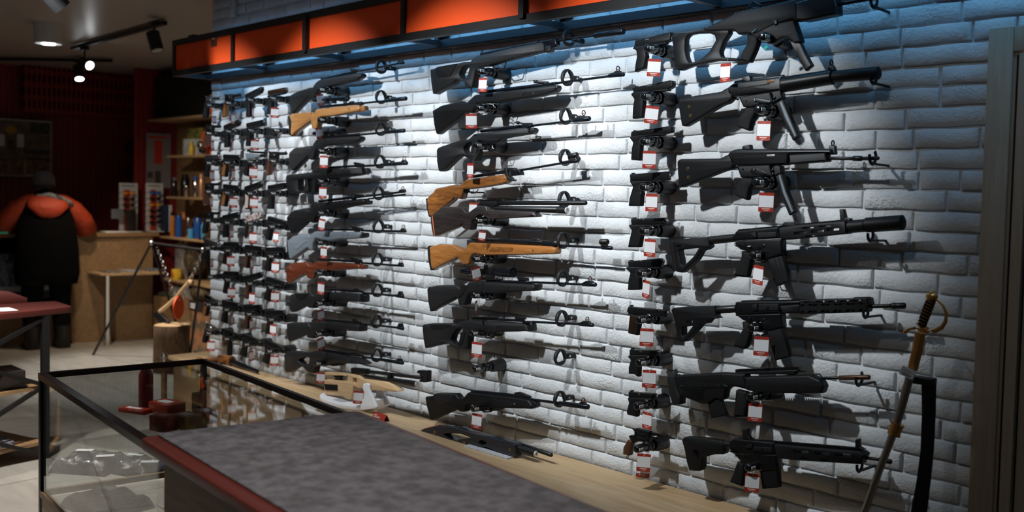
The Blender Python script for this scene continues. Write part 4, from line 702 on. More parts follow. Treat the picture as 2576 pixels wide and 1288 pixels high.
pistol(6, 'black pistol with a round grip medallion', cP3, [(160,133),(770,195),(767,302),(600,292),(180,262),(133,210)], [(150,240),(290,275),(590,290),(560,312),(350,300),(332,420),(300,602),(155,567),(165,480),(188,300)], (375, 342), ((430, 637), 238, 290, -1), (765, 225, 30), g7)
pistol(7, 'compact black pistol with a hooked grip heel', cP3, [(178,830),(600,840),(637,882),(602,922),(180,912)], [(150,942),(180,910),(600,918),(570,950),(400,960),(340,1000),(332,1100),(325,1272),(290,1262),(270,1235),(165,1222),(163,1120),(197,1000)], (375, 1032), ((470, 1308), 222, 290, -1), (630, 868, 26), None, [(345,848),(380,850),(380,875),(348,873)])
pistol(8, 'small black pistol with a silver muzzle', cP4, [(120,165),(420,190),(447,215),(432,247),(120,237)], [(108,242),(125,230),(410,245),(402,282),(240,282),(212,320),(228,380),(217,470),(190,462),(105,442),(98,400),(125,295)], (252, 330), ((324, 516), 112, 200, -1), (440, 215, 20), None, [(243,182),(262,183),(262,205),(245,203)])
g = Gun('revolver', 'dark revolver with a red-brown wooden grip, lowest in the handgun column', 'revolver', cP4, -.108, GP, (250, 840))
g.poly('frame', 'gun', [(118,700),(140,685),(185,690),(188,620),(210,600),(372,640),(374,700),(365,780),(230,762),(205,775),(170,790)], .022, .005, 8, [[(222,648),(322,668),(320,735),(222,712)]])
g.tube('cylinder', 'steel', [(222,682,44),(325,704,44)], bore=False, n=24); g.tube('barrel', 'gun', [(368,668,20),(440,682,18),(440,684,16),(602,718,16)]); g.tube('ejector_rod', 'gun', [(370,712,9),(465,735,9)], bore=False)
g.poly('grip', 'walnut', [(115,735),(175,755),(162,800),(132,937),(55,917),(60,830)], .03, .010, 14); g.poly('hammer', 'gun', [(150,612),(160,604),(190,635),(186,655)], .009, .002, 3); g.poly('front_sight', 'gun', [(545,692),(575,680),(600,702),(600,722)], .008, .001, 3); g.ring('lanyard_ring', 'steel', (90, 950), 16, 4)
lock(cP4, (250, 842), 'black combination lock on the revolver with the wooden grip'); price_tag(cP4, (282, 1020), 172, 215, 'front red and white price tag below the lowest revolver', -2); price_tag(cP4, (276, 1095), 176, 210, 'rear red and white price tag half covered below the lowest revolver', -1, y=-.15, string=.06)
# ---- block of small handguns at the far left of the wall: template meshes, every gun an object tree of its own
def hg_tree(name, parts):     # parts: (name, mat, kind, data); template axes: x towards the muzzle, z up, origin at the trigger
    t = thing(name, 'x', 'pistol')
    for nm, m, kind, dta in parts:
        mb = MB()
        if kind == 'p': prism_mb(mb, rounded(dta[0], .004), [], -dta[1] / 2, dta[1] / 2, dta[2])
        elif kind == 'l': mb.lathe(*dta, 14)
        elif kind == 't': mb.torus(*dta)
        mb.build(nm, m, t)
    return t
SEMI = [(-.062, .052), (.118, .052), (.122, .046), (.12, .026), (-.055, .024), (-.066, .03)]
GRIP = [(-.072, .022), (-.05, .028), (.112, .028), (.105, .018), (.0, .014), (-.012, .0), (-.022, -.02), (-.032, -.086), (-.075, -.082), (-.072, -.06), (-.055, -.02), (-.056, .005)]
def semi(sl='gun', fr='poly', gr=None):
    pr = [('slide', sl, 'p', (SEMI, .024, .004)), ('grip_frame', fr, 'p', (GRIP, .027, .006)), ('barrel_tip', 'silver', 'l', ((.118, 0, .042), (.1235, 0, .042), [(0, .0055), (1, .0055)]))]
    if gr: pr.append(('grip_plate', gr, 'p', ([(-.055, .005), (-.018, .0), (-.034, -.08), (-.072, -.078), (-.07, -.06), (-.053, -.02)], .031, .004)))
    return hg_tree('pistol', pr)
def revo(fm='gun', gm='walnut'):
    return hg_tree('revolver', [('frame', fm, 'p', ([(-.06, .03), (-.04, .055), (.03, .055), (.03, .01), (-.01, .002), (-.035, .0), (-.05, .01)], .02, .004)), ('cylinder', fm, 'l', ((-.022, 0, .03), (.02, 0, .03), [(0, .017), (.1, .019), (.9, .019), (1, .016)])),
        ('barrel', fm, 'l', ((.03, 0, .044), (.12, 0, .044), [(0, .009), (.9, .0085), (1, .007)])), ('front_sight', fm, 'p', ([(.1, .05), (.116, .05), (.114, .06)], .004, .0005)), ('grip', gm, 'p', ([(-.058, .02), (-.035, .005), (-.04, -.03), (-.045, -.075), (-.082, -.082), (-.085, -.06), (-.07, -.02)], .03, .008)), ('hammer', fm, 'p', ([(-.06, .035), (-.074, .058), (-.066, .06), (-.048, .045)], .007, .001))])
def longp(fm='grey_poly'):
    return hg_tree('pistol', [('frame', fm, 'p', ([(-.06, .05), (.06, .045), (.09, .03), (.05, .02), (-.05, .015)], .03, .006)), ('barrel', 'gun', 'l', ((-.03, 0, .058), (.15, 0, .056), [(0, .006), (1, .006)])), ('muzzle', 'gun', 'l', ((.1, 0, .04), (.14, 0, .04), [(0, .009), (1, .009)])), ('rear_sight', 'matte', 'p', ([(-.06, .058), (-.03, .058), (-.03, .072), (-.055, .072)], .014, .002)), ('grip', 'poly', 'p', (GRIP[4:], .03, .007))])
def mauser():
    return hg_tree('pistol', [('frame', 'gun', 'p', ([(-.06, .055), (.02, .055), (.03, .03), (.03, -.1), (.002, -.1), (.0, .0), (-.05, .01)], .026, .004)), ('barrel', 'gun', 'l', ((.02, 0, .045), (.15, 0, .035), [(0, .009), (1, .007)])), ('grip', 'walnut', 'p', ([(-.058, .02), (-.03, .01), (-.028, -.045), (-.05, -.06), (-.068, -.045)], .026, .008))])
TEMPL = {'semi': semi, 'wood': lambda: semi('gun', 'poly', 'wood_r4'), 'dwood': lambda: semi('gun', 'poly', 'walnut'), 'grey': lambda: semi('rust', 'poly_soft'), 'greyslide': lambda: semi('bronze', 'poly'), 'pearl': lambda: semi('gun', 'poly', 'pearl'), 'camo': lambda: semi('camo', 'camo', 'poly'), 'silver': lambda: semi('silver', 'poly'), 'silverw': lambda: semi('chrome', 'poly', 'wood_r4'),
    'rev': lambda: revo('gun', 'walnut'), 'revw': lambda: revo('gun', 'wood_r4'), 'revk': lambda: revo('gun', 'rubber'), 'revs': lambda: revo('silver', 'rubber'), 'long': longp, 'mauser': mauser}
MADE = {}
LOOK = {'semi': 'black pistol', 'wood': 'black pistol with orange-brown wooden grip', 'dwood': 'black pistol with dark brown grip', 'greyslide': 'pistol with a brown-grey slide', 'pearl': 'black pistol with a pale grip', 'camo': 'pinkish camouflage pistol', 'silver': 'long silver pistol with black grip', 'silverw': 'silver pistol with brown wooden grip', 'rev': 'black revolver with brown grip', 'revw': 'black revolver with light wooden grip', 'revk': 'black revolver', 'revs': 'silver revolver with black grip', 'long': 'grey long-barrelled air pistol', 'mauser': 'black pistol with forward magazine', 'grey': 'brown-grey pistol'}
ROWS = ['top', 'second', 'third', 'fourth', 'fifth', 'sixth', 'seventh', 'eighth', 'bottom']; COLS = ['outermost left', 'second', 'third', 'fourth']
GRID = [(cL1, [[(105,290,'revs',(133,412,36,62)),(272,272,'revw',(292,402,28,88)),(460,247,'semi',(462,350,14,78)),(652,232,'greyslide',(648,350,70,88))],
 [(105,530,'rev',(118,630,26,80)),(272,514,'semi',(290,632,12,80)),(466,506,'semi',(478,625,78,90)),(682,505,None,None)],
 [(105,782,'silver',(115,890,38,90)),(262,780,'wood',(297,880,28,90)),(456,770,'long',(465,862,78,90)),(652,766,'rev',(652,876,14,92))],
 [(100,1025,'rev',(108,1110,22,90)),(260,1036,'wood',(297,1116,80,86)),(452,1040,'pearl',(470,1120,78,90)),(652,1040,'semi',None)]]),
 (cL2, [[(92,80,'revk',None),(246,98,'semi',(268,184,28,70)),(432,104,'camo',(440,220,62,84)),(612,130,'semi',(625,214,42,80))],
 [(90,302,'silver',(107,424,22,70)),(252,324,'semi',(259,409,74,82)),(428,352,'dwood',(432,432,24,84)),(602,370,'semi',(620,460,60,86))],
 [(112,535,None,None),(254,560,'semi',(265,664,74,80)),(430,590,'dwood',(431,710,46,90)),(602,620,'semi',(618,698,78,86))],
 [(95,757,'silverw',(98,850,12,70)),(242,800,'semi',(270,892,10,78)),(424,836,'dwood',(427,926,28,88)),(604,880,'semi',(602,965,50,90))],
 [(98,990,'revs',(99,1096,62,82)),(242,1036,'mauser',None),(404,1080,'semi',(428,1176,36,84)),(590,1135,'semi',(613,1214,80,84))]])]
SL = [[0,-.1,-.46,-.17],[0,-.37,-.2,0],[0,.05,.05,0],[-.05,.12,-.3,-.15],[0,-.2,-.17,.28],[.3,.05,.13,0],[0,.05,-.25,.3],[.45,.2,-.04,0],[.45,.3,.43,.45]]   # how each muzzle tips in the photograph
PS = [-.10,-.06,-.01,.03,.07,.11,.15,.19,.24]
GS = 'small handguns in four columns at the far end of the wall'
ri = 0; tilt = random.Random(5)
for crop, rows in GRID:
    for row in rows:
        for ci, (x, y, kind, tg) in enumerate(row):
            where = '%s row, %s column of the small handguns' % (ROWS[ri], COLS[ci])
            lock(crop, (x, y), ('small black combination lock in the ' if kind else 'empty black combination lock in the ') + where, .9)
            if not kind: continue
            q = crop.px((x, y)); P = atY(q[0], q[1], -.108)
            if kind not in MADE: t = MADE[kind] = TEMPL[kind]()
            else: t = copy_tree(MADE[kind])
            t.location = P; t.rotation_euler = (0, math.atan((SL[ri][ci] - PS[ri]) * .56), 0); t.scale = (1.03,) * 3
            t['label'] = LOOK[kind] + ', ' + where; t['category'] = 'revolver' if kind.startswith('rev') else 'pistol'; t['group'] = GS
            if tg: price_tag(crop, (tg[0], tg[1]), tg[2], tg[3], 'price tag in the ' + where, -2 if tg[2] > 40 else 2)
        ri += 1
# ------------------------------------------------------------------ sign box hung along the top of the wall
ZB, ZT, YF = 2.297, 2.492, -.24
PX = [-6.17, -5.40, -4.60, -3.77, -2.96, -2.16, -1.36, -.56]
sg = thing('sign_box', 'long black metal box frame with orange panels hung along the top of the brick wall', 'sign', (PX[0], YF, ZB))
def bar(nm, a, b, w, h, m='frame_black', par=None): return MB().beam(a, b, w, h).build(nm, m, par or sg, smooth=False)
bar('front_rail', (PX[0] - .015, YF, ZB), (PX[-1], YF, ZB), .032, .036); bar('front_rail', (PX[0] - .015, YF, ZT), (PX[-1], YF, ZT), .032, .036)
bar('rear_rail', (-6.16, -.018, ZB - .003), (PX[-1], -.018, ZB - .003), .032, .034, 'beam'); bar('rear_rail', (-6.16, -.018, ZT), (PX[-1], -.018, ZT), .03, .03, 'beam')
for i, x in enumerate(PX[:-1]):
    w_ = .030 if i in (0,) else (.034 if i % 2 else .062)
    bar('upright', (x, YF, ZB), (x, YF, ZT), w_, .03); bar('cross_bar', (x, YF, ZB - .002), (x, -.02, ZB - .002), .03, .026, 'beam'); bar('cross_bar', (x, YF, ZT), (x, -.02, ZT), .026, .022, 'beam')
    if i: 
        pl = MB().rbox((x - .005, -.036, ZB + .03), (x + .05, -.004, ZB + .10), .003).build('mounting_plate', 'beam', sg); mb = MB(); mb.lathe((x + .025, -.034, ZB + .065), (x + .025, -.046, ZB + .065), [(0, .009), (.5, .009), (.5, .006), (1, .005)], 8); mb.build('bolt', 'brass', pl)
        bar('rear_upright', (x - .02, -.018, ZB), (x - .02, -.018, ZT), .03, .03, 'beam')
    x1 = PX[i + 1]; MB().box((x + .015, YF - .004, ZB + .018), (x1 - .015, YF + .004, ZT - .018)).build('orange_panel', 'panel_orange', sg, smooth=False)
P0 = atY(538, 103, YF - .006); pc = MB().rbox((P0.x - .036, YF - .008, P0.z - .034), (P0.x + .036, YF - .005, P0.z + .034), .001).build('small_notice', 'walnut', sg); mb = MB(); mb.box((P0.x - .02, YF - .010, P0.z + .010), (P0.x + .02, YF - .008, P0.z + .018)); mb.build('print', 'pinkprint', pc)
led = MB().box((-6.1, YF + .018, ZT + .004), (-.1, YF + .026, ZT + .016)); mat('led', (.1, .3, .8), .5, emis=(.16, .55, 1.), es=1.5); led.build('led_strip', 'led', sg, smooth=False)
MB().rbox((-5.98, YF - .01, ZT + .02), (-5.90, YF + .02, ZT + .032), .004).build('top_bracket', 'frame_black', sg)
mb = MB(); q = atY(*cG.px((0, 0)), 0); jb = atY(586, 20, -.02); mb.rbox((jb.x - .03, -.03, jb.z - .055), (jb.x + .03, -.002, jb.z + .05), .004); o = mb.build('junction_box', 'brick_paint'); tag(o, 'small box painted white on the bricks just under the ceiling', 'junction box')
# wall-washer spotlights on their ceiling track (above the frame of the photograph)
mb = MB(); mb.box((-6.3, -1.70, CEIL - .03), (-.7, -1.66, CEIL)); tr = mb.build('ceiling_track', 'frame_black'); tag(tr, 'long black ceiling track carrying the wall spotlights', 'light track')
mat('lamp_on', (1, 1, 1), .4, emis=(.9, .97, 1.), es=14.); mat('lamp_off', (.35, .35, .36), .3); mat('lamp_white', (.8, .8, .8), .45, emis=(.9, .95, 1.), es=.4)
def spotlight(L, T, label, on=True, r=.032, ln=.12, drop=None, cat='spotlight', cyl='frame_black', group=None, ceil=None):
    L = Vector(L); d = (Vector(T) - L).normalized(); t = thing('track_spotlight', label, cat, L, group); bk = L - d * ln; ceil = ceil or CEIL - .03
    mb = MB(); mb.lathe(bk, L, [(0, r * .8), (.05, r), (1, r), (1, r * .86), (.95, r * .86)], 24); mb.build('lamp_head', cyl, t)
    mb = MB(); mb.lathe(L - d * .004, L - d * .002, [(0, r * .86), (1, r * .86)], 20); mb.build('lens', 'lamp_on' if on else 'lamp_off', t)
    m_ = bk.lerp(L, .35); mb = MB(); mb.lathe((m_.x, m_.y, m_.z), (m_.x, m_.y, ceil - .02), [(0, .008), (1, .008)], 10); mb.build('stem', cyl, t)
    mb = MB(); mb.rbox((m_.x - .06, m_.y - .018, ceil - .035), (m_.x + .06, m_.y + .018, ceil), .003); mb.build('track_adapter', cyl, t); return t
for i, (L, T) in enumerate(SPOTS): L = Vector(L); T = Vector(T); d = (T - L).normalized(); spotlight(L - d * .015, T, 'black spotlight on the long track facing the bricks, %s' % ['farthest', 'second farthest', 'middle one', 'second nearest the door', 'nearest the door'][i])
# visible ceiling lamps
zc = CEIL - .03
A = atZ(415, 57, zc); B = atZ(182, 122, zc); t = tag(MB().beam(A, B, .035, .03).build('ceiling_track', 'frame_black'), 'short black ceiling track with two spotlights', 'light track')
A2 = atZ(-60, 147, zc); B2 = atZ(282, 152, zc); tag(MB().beam(A2, B2, .035, .03).build('ceiling_track', 'frame_black'), 'farthest black ceiling track in front of the red wall', 'light track')
def lamp_at(px, py, dp): r = ray(px, py); return CAM + r * dp
H = lamp_at(396, 128, 7.25); spotlight(H, H + Vector((.35, .12, -1)) , 'black cylinder spotlight switched off at the near end of the short track', False, .048, .15)
H = lamp_at(226, 165, 8.6); vd = (CAM - H).normalized(); spotlight(H, H + vd + Vector((.05, .5, -.25)), 'lit black spotlight at the far end of the short track', True, .042, .14)
H = lamp_at(200, 199, 9.5); spotlight(H, H + Vector((.55, -.1, -1)), 'lit black spotlight pointing down on the farthest track', True, .045, .15)
H = lamp_at(158, 20, 5.4); spotlight(H, H + Vector((.05, .62, -.62)), 'black spotlight cut by the upper edge at the top left', False, .05, .2)
H = atZ(122, 60, CEIL); dp = depth(H); r = 34 * dp / F_PX; hh = 50 * dp / F_PX; t = thing('ceiling_lamp', 'white surface-mounted cylinder lamp on the ceiling', 'ceiling lamp', H)
mb = MB(); mb.lathe(H, H - Vector((0, 0, hh)), [(0, r), (.04, r), (1, r), (1, r * .9), (.97, r * .88)], 32); mb.build('lamp_body', 'ceiling_white' if 'ceiling_white' in MATS else mat('ceiling_white', (.6, .6, .6), .5), t)
mb = MB(); mb.lathe(H - Vector((0, 0, hh * .93)), H - Vector((0, 0, hh * .985)), [(0, r * .88), (1, r * .88)], 32); mb.build('diffuser', 'lamp_white', t); mb = MB(); mb.lathe(H - Vector((0, 0, hh * .98)), H - Vector((0, 0, hh * 1.03)), [(0, r * .45), (1, r * .45)], 24); mb.build('lamp_lens', 'lamp_on', t)
P_ = atZ(46, 184, 2.73); mb = MB(); mb.sphere(P_, .045); mb.lathe(P_ + Vector((0, 0, .03)), P_ + Vector((0, 0, CEIL - P_.z)), [(0, .035), (1, .04)], 16); tag(mb.build('security_camera', 'ceiling_white'), 'small white dome camera under the far ceiling', 'camera')
# ------------------------------------------------------------------ wooden bench along the wall
bn = thing('bench', 'long pale wooden bench running along the foot of the brick wall', 'bench', (-6.33, -.26, 0))
def bslab(nm, m, pts, z0, z1, r=0.):
    b_ = MB(); prism_mb(b_, rounded(pts, r), [], 0, z1 - z0, .003); b_.v = [(p[0], p[2], z0 + p[1]) for p in b_.v]; return b_.build(nm, m, bn, ang=35)
BF = lambda x, o=0.: (x, BY0 + (BY1 - BY0) * (x + 6.34) / 4.44 + o)      # slightly flaring front edge
BY0, BY1 = -.20, -.50
bslab('bench_top', 'oak', [BF(-6.34), BF(1.), (1., -.012), (-6.17, -.012), (-6.17, .12), (-6.34, .12)], BENCH - .028, BENCH)
bslab('bench_body', 'oak_panel', [BF(-6.32, .03), BF(.98, .03), (.98, -.014), (-6.32, -.014)], 0, BENCH - .029)
for k in range(7): p0, p1 = BF(-6.28 + k * .9, .022), BF(-5.42 + k * .9, .022); MB().beam((*p0, .22), (*p1, .22), .014, .34).build('drawer_front', 'oak_panel', bn, smooth=False)
# black bullpup air rifle lying on a scrap of carpet
P1 = atZ(1290, 1150, BENCH)
g = Gun('air_rifle', 'dark blue-black bullpup air rifle with brass rings and a gauge resting on the bench', 'air rifle', cQ, max(-.225, P1.y + .01), None, (1200, 600))
g.poly('stock', 'blue_lam', [(165,285),(250,240),(420,198),(700,210),(850,235),(960,285),(1780,490),(1805,530),(1800,715),(1760,740),(1680,720),(1320,570),(1180,560),(1100,545),(880,520),(740,470),(690,455),(400,360),(230,310)], .05, .016, 26, [[(575,345),(640,330),(880,340),(990,385),(1070,412),(900,420),(770,450),(700,420)],[(1180,470),(1230,440),(1320,465),(1310,500),(1250,520),(1200,505)]])
g.poly('butt_edge', 'orange_line', [(165,285),(250,240),(420,198),(430,204),(255,250),(180,290)], .046, .002, 2)
g.tube('air_cylinder', 'matte', [(1790,595,58),(2075,688,60)], bore=False, n=26); g.tube('barrel', 'matte', [(1850,536,33),(2360,712,37)], dy=.03)
a = g.P((2085, 690)); D = (g.P((2075, 688)) - g.P((1790, 595))).normalized(); mb = MB(); mb.lathe(a, a + D * .003, [(0, g.R((2075, 688), 52)), (1, g.R((2075, 688), 48))], 22); gg = mb.build('pressure_gauge', 'gauge', g.t); mb = MB(); mb.beam(a + D * .004 - Vector((0, 0, .004)), a + D * .004 + Vector((.0, .001, .006)), .0015, .0015); mb.build('needle', 'bore', gg)
for q in ((357, 327), (860, 507), (1645, 622)): g.ring('brass_ring', 'brass', q, 22, 4, dy=-.0265, nrm=(0, 1, 0))
g.tube('trigger', 'brass', [(1215,495,10),(1300,505,12)], bore=False); g.tube('bolt', 'brass', [(740,240,12),(820,222,12)], bore=False); g.curve('bolt_loop', 'matte', [(700,222),(750,205),(830,205),(835,235)], 9); g.curve('sling_wire', 'silver', [(690,462),(705,440),(745,462)], 4, dy=-.026)
mb = MB(); q0, q1, q2, q3 = [atZ(*cQ.px(p), BENCH + .002) for p in ((930, 545), (1240, 560), (1690, 715), (1520, 770))]; q0.z = q1.z = q2.z = q3.z = BENCH + .003
mat('carpet_grey', (.32, .31, .31), 1., bump=(260, .9, .003), noise=(260, (.6, .6, .62), .4, .6)); mb.box((q0.x, -.245, BENCH), (q2.x + .03, -.14, BENCH + .006)); tag(mb.build('carpet_scrap', 'carpet_grey', smooth=False), 'piece of speckled grey carpet under the bullpup air rifle on the bench', 'carpet')
# match pistol on a white stand
YM = -.16; c = atZ(890, 1018, BENCH); st = thing('display_stand', 'white display stand with oval base on the bench', 'display stand', (c.x, -.15, BENCH))
L_ = atY(802, 1000, -.2); R_ = atY(986, 1030, -.1); cx = c.x; aX = .30
mb = MB(); v = [(cx - .02 + aX * .78 * math.cos(a) * (1 if math.cos(a) < 0 else .82), -.135 + .108 * math.sin(a)) for a in [math.tau * k / 40 for k in range(40)]]
b_ = MB(); prism_mb(b_, [(p[0], p[1]) for p in v], [], 0, .028, .009); b_.v = [(p[0], p[2], BENCH + p[1]) for p in b_.v]; b_.build('oval_base', 'white', st)
def qW(p, y=YM): r_ = cW.px(p); return atY(r_[0], r_[1], y)
for yy in (-.19, -.115):
    b_ = MB(); prism_mb(b_, [(q.x, q.z) for q in (qW(p, -.19) for p in rounded([(925,925),(925,870),(985,690),(1000,640),(965,560),(970,465),(1040,455),(1075,480),(1085,570),(1100,620),(1215,880),(1200,905),(975,935)], 22))], [], yy - .006, yy + .006, .002); b_.build('cradle_arm', 'white', st)
q0 = qW((1000, 900), -.19); q1 = qW((1150, 900), -.19); MB().rbox((q0.x, -.185, q0.z - .0), (q1.x, -.12, q0.z + .05), .003).build('cradle_web', 'white', st)
p_ = atZ(845, 1008, BENCH + .03); MB().box((p_.x - .04, -.215, BENCH + .0285), (p_.x + .045, -.165, BENCH + .0295)).build('info_plate', 'printgrey', st, smooth=False)
g = Gun('match_pistol', 'pale maple target air pistol with black tubes held on the white stand', 'air pistol', cW, YM, None, (900, 500))
g.poly('stock', 'wood_maple', [(310,385),(350,380),(640,410),(720,405),(745,285),(800,285),(930,310),(980,370),(1100,385),(1450,430),(1540,480),(1650,590),(1640,602),(1550,605),(1080,570),(960,555),(870,525),(835,500),(832,590),(800,700),(775,745),(700,740),(650,690),(330,660),(312,620)], .042, .009, 20, [[(825,360),(885,355),(900,380),(895,465),(830,440)]])
g.poly('cheek_rest', 'wood_maple', [(315,255),(345,250),(670,280),(692,325),(330,310)], .04, .006, 8); g.poly('rest_post', 'matte', [(430,320),(600,330),(570,350),(560,375),(585,395),(460,392),(480,365),(470,345)], .02, .002, 4)
g.poly('grip_insert', 'rubber', [(330,462),(555,478),(560,580),(345,570)], .006, .001, 3, dy=-.024); g.poly('receiver', 'matte', [(768,185),(790,175),(1040,200),(1050,290),(1030,300),(780,280)], .03, .004, 5)
g.tube('barrel', 'matte', [(1030,245,30),(2100,370,34)], bore=False); g.tube('air_cylinder', 'matte', [(985,335,33),(1440,400,42),(1440,400,48),(1925,472,55)], bore=False, n=26); g.tube('brass_collar', 'brass', [(980,332,30),(1010,337,30)], bore=False)
g.poly('barrel_clamp', 'matte', [(1430,275),(1500,270),(1480,320),(1460,420),(1415,410)], .03, .003, 5); g.poly('front_sight', 'matte', [(1960,240),(1990,218),(2140,228),(2150,250),(2145,435),(2080,440),(2010,425),(2010,390),(2080,380),(2075,330),(2010,320),(2010,285),(1968,268)], .03, .003, 4)
a = g.P((1925, 472)); D = (g.P((1925, 472)) - g.P((1440, 400))).normalized(); mb = MB(); mb.lathe(a, a + D * .003, [(0, g.R((1925, 472), 50)), (1, g.R((1925, 472), 47))], 22); mb.build('pressure_gauge', 'gauge', g.t); g.tube('trigger', 'brass', [(832,290,9),(842,350,9)], bore=False)
price_tag(cW, (868, 712), 176, 235, 'dark red and white price tag hanging from the pale target pistol', -3, y=-.2)
p_ = atZ(993, 1052, BENCH); mb = MB(); z1 = BENCH + .03; v = [(-.05, -.02, 0), (.05, -.02, 0), (.05, .0, .034), (-.05, .0, .034), (.05, .02, 0), (-.05, .02, 0)]; mb.add([(p_.x - .01 + a[0], -.225 + a[1], BENCH + a[2]) for a in v], [(0, 1, 2, 3), (3, 2, 4, 5)]); o = mb.build('tent_card', 'red', smooth=False); tag(o, 'red folded tent card on the bench edge beside the white stand', 'card')
mb = MB(); mb.box((p_.x - .045, -.2405, BENCH + .012), (p_.x, -.2345, BENCH + .018)); mb.box((p_.x - .045, -.2405, BENCH + .022), (p_.x - .02, -.233, BENCH + .025)); mb.build('print', 'pinkprint', o)
# long wooden air pistol lying at the far end of the bench
pa, pb, pc_ = [atZ(*p, BENCH + .035) for p in ((505, 905), (575, 905), (648, 928))]
t = thing('air_pistol', 'old air pistol with carved brown wooden grip lying at the far end of the bench', 'air pistol', pb)
dv = (pc_ - pb); dv.z = 0; dn = dv.normalized(); sd = Vector((-dn.y, dn.x, 0)); L0 = dv.length
mb = MB(); mb.lathe(pb + Vector((0, 0, -.004)), pc_ + Vector((0, 0, -.015)), [(0, .017), (.6, .015), (.62, .011), (1, .011)], 18); mb.build('barrel', 'steel', t); mb = MB(); mb.lathe(pb + dn * .02 + sd * .022 - Vector((0, 0, .012)), pb + dn * L0 * .68 + sd * .022 - Vector((0, 0, .016)), [(0, .012), (1, .012)], 14); mb.build('compression_tube', 'chrome', t)
mb = MB(); mb.loft([pb + dn * .05, pb - dn * .02, pb - dn * .09 - sd * .02], [(.028, .03), (.026, .032), (.022, .022)], 12); mb.build('wood_body', 'wood_r4', t)
mb = MB(); mb.loft([pb - dn * .02 - Vector((0, 0, .008)), pb - dn * .10 - sd * .045 - Vector((0, 0, .012)), pa + Vector((.02, 0, -.012)), pa - Vector((.02, 0, .01))], [(.022, .022), (.026, .022), (.022, .02), (.03, .024)], 12); mb.build('grip', 'wood_r4', t)
mb = MB(); mb.torus(pb - dn * .03 - sd * .045 - Vector((0, 0, .018)), (0, 0, 1), .028, .005, 18, 6); mb.build('trigger_guard', 'steel', t)
p_ = atZ(532, 925, BENCH); tag(MB().box((p_.x - .05, -.24, BENCH), (p_.x + .01, -.2, BENCH + .0015)).build('paper_slip', 'white', smooth=False), 'small white slip of paper near the far end of the bench', 'paper')
# ------------------------------------------------------------------ sabre on a black stand
YS = -.22
def qS(p, y=YS): r_ = cS.px(p); return atY(r_[0], r_[1], y)
def rS(p, r): return r * depth(qS(p)) / F_PX / cS.k
sb = thing('sabre', 'gilt-hilted sabre in its scabbard leaning upright on the black stand at the right', 'sword', qS((290, 830)))
def lo(nm, m, pts, rad, n=14, par=None, flat=None): mb = MB(); mb.loft([qS(p) for p in pts], [(rS(p, r), rS(p, r) * .62) for p, r in zip(pts, rad)], n, flat=flat or (1, 0, 0)); return mb.build(nm, m, par or sb)
lo('scabbard_mouth', 'gold', [(428,300),(410,400),(385,500)], [30,30,29]); lo('scabbard', 'silver', [(385,495),(362,570),(330,690),(300,790),(262,900),(220,1010),(175,1130),(125,1270),(100,1340)], [26,24,24,23,22,21,21,20,20])
lo('scabbard_band', 'gold', [(304,805),(293,830),(282,862)], [34,34,33]); lo('scabbard_band', 'gold', [(306,800),(303,808)], [38,38]); lo('scabbard_band', 'gold', [(284,855),(281,864)], [37,37])
lo('grip', 'rubber', [(492,110),(475,150),(452,210),(435,268)], [26,28,27,23])
for k in range(9): a = k / 8; p = (486 - 47 * a - 8 * a * a, 128 + 132 * a); lo('grip_wire', 'gold', [(p[0] + 1, p[1] - 2), (p[0] - 1, p[1] + 2)], [29.5, 29.5], 12)
lo('pommel', 'gold', [(490,76),(491,80),(492,92),(490,106),(488,118)], [8,18,33,33,29]); mb = MB(); mb.sphere(qS((491, 82)), rS((491, 82), 15), 12, 8); mb.build('pommel_cap', 'gold', sb); lo('knuckle_bow', 'gold', [(500,108),(525,122),(552,150),(572,200),(566,240),(545,272),(505,292),(460,292),(420,280)], [7,7,8,9,11,13,13,14,14], 10)
lo('cross_guard', 'gold', [(470,285),(430,280),(395,275),(365,280),(345,295)], [17,16,9,8,11], 10)
mb = MB(); mb.sphere(qS((345, 293)), rS((345, 293), 13), 10, 8); mb.build('quillon_ball', 'gold', sb)
mb = MB(); mb.torus(qS((258, 825)), (.2, 1, 0), rS((258, 825), 14), rS((258, 825), 3), 16, 6); mb.build('hanging_ring', 'gold', sb)
ss = thing('sabre_stand', 'tall curved black stand holding the sabre', 'stand', (qS((430, 900)).x, YS, BENCH))
b_ = MB(); pts = [(408,590),(475,585),(472,760),(462,960),(445,1130),(425,1300),(415,1400),(330,1400),(350,1290),(380,1130),(402,960),(410,760)]; prism_mb(b_, [(q.x, q.z) for q in (qS(p) for p in rounded(pts, 10))], [], YS + .03, YS + .055, .003); b_.build('curved_upright', 'bore', ss)
q = qS((400, 568)); mb = MB(); mb.rbox((qS((330, 560)).x, YS + .017, q.z - .012), (qS((476, 560)).x, YS + .06, q.z + .010), .004); mb.build('top_bracket', 'matte', ss)
q = qS((380, 1390)); MB().rbox((q.x - .12, -.252, BENCH), (q.x + .12, YS + .1, BENCH + .03), .005).build('stand_base', 'bore', ss); MB().box((qS((330, 1400)).x + .005, YS + .031, BENCH + .01), (qS((415, 1400)).x, YS + .054, qS((380, 1390)).z + .01)).build('lower_post', 'bore', ss, smooth=False)
c0 = qS((357, 520), YS - .03); vd = (CAM - c0); yaw = math.atan2(vd.x, -vd.y); u = Vector((math.cos(yaw), math.sin(yaw), 0)); rl = math.radians(-22); ux = u * math.cos(rl) + Vector((0, 0, 1)) * math.sin(rl); uz = Vector((0, 0, 1)) * math.cos(rl) - u * math.sin(rl); nn = Vector((math.sin(yaw), -math.cos(yaw), 0))
t = thing('price_label', 'small white printed label tied to the sabre scabbard', 'label', c0); cv = lambda p: c0 + ux * p[0] + nn * (-p[1]) + uz * p[2]
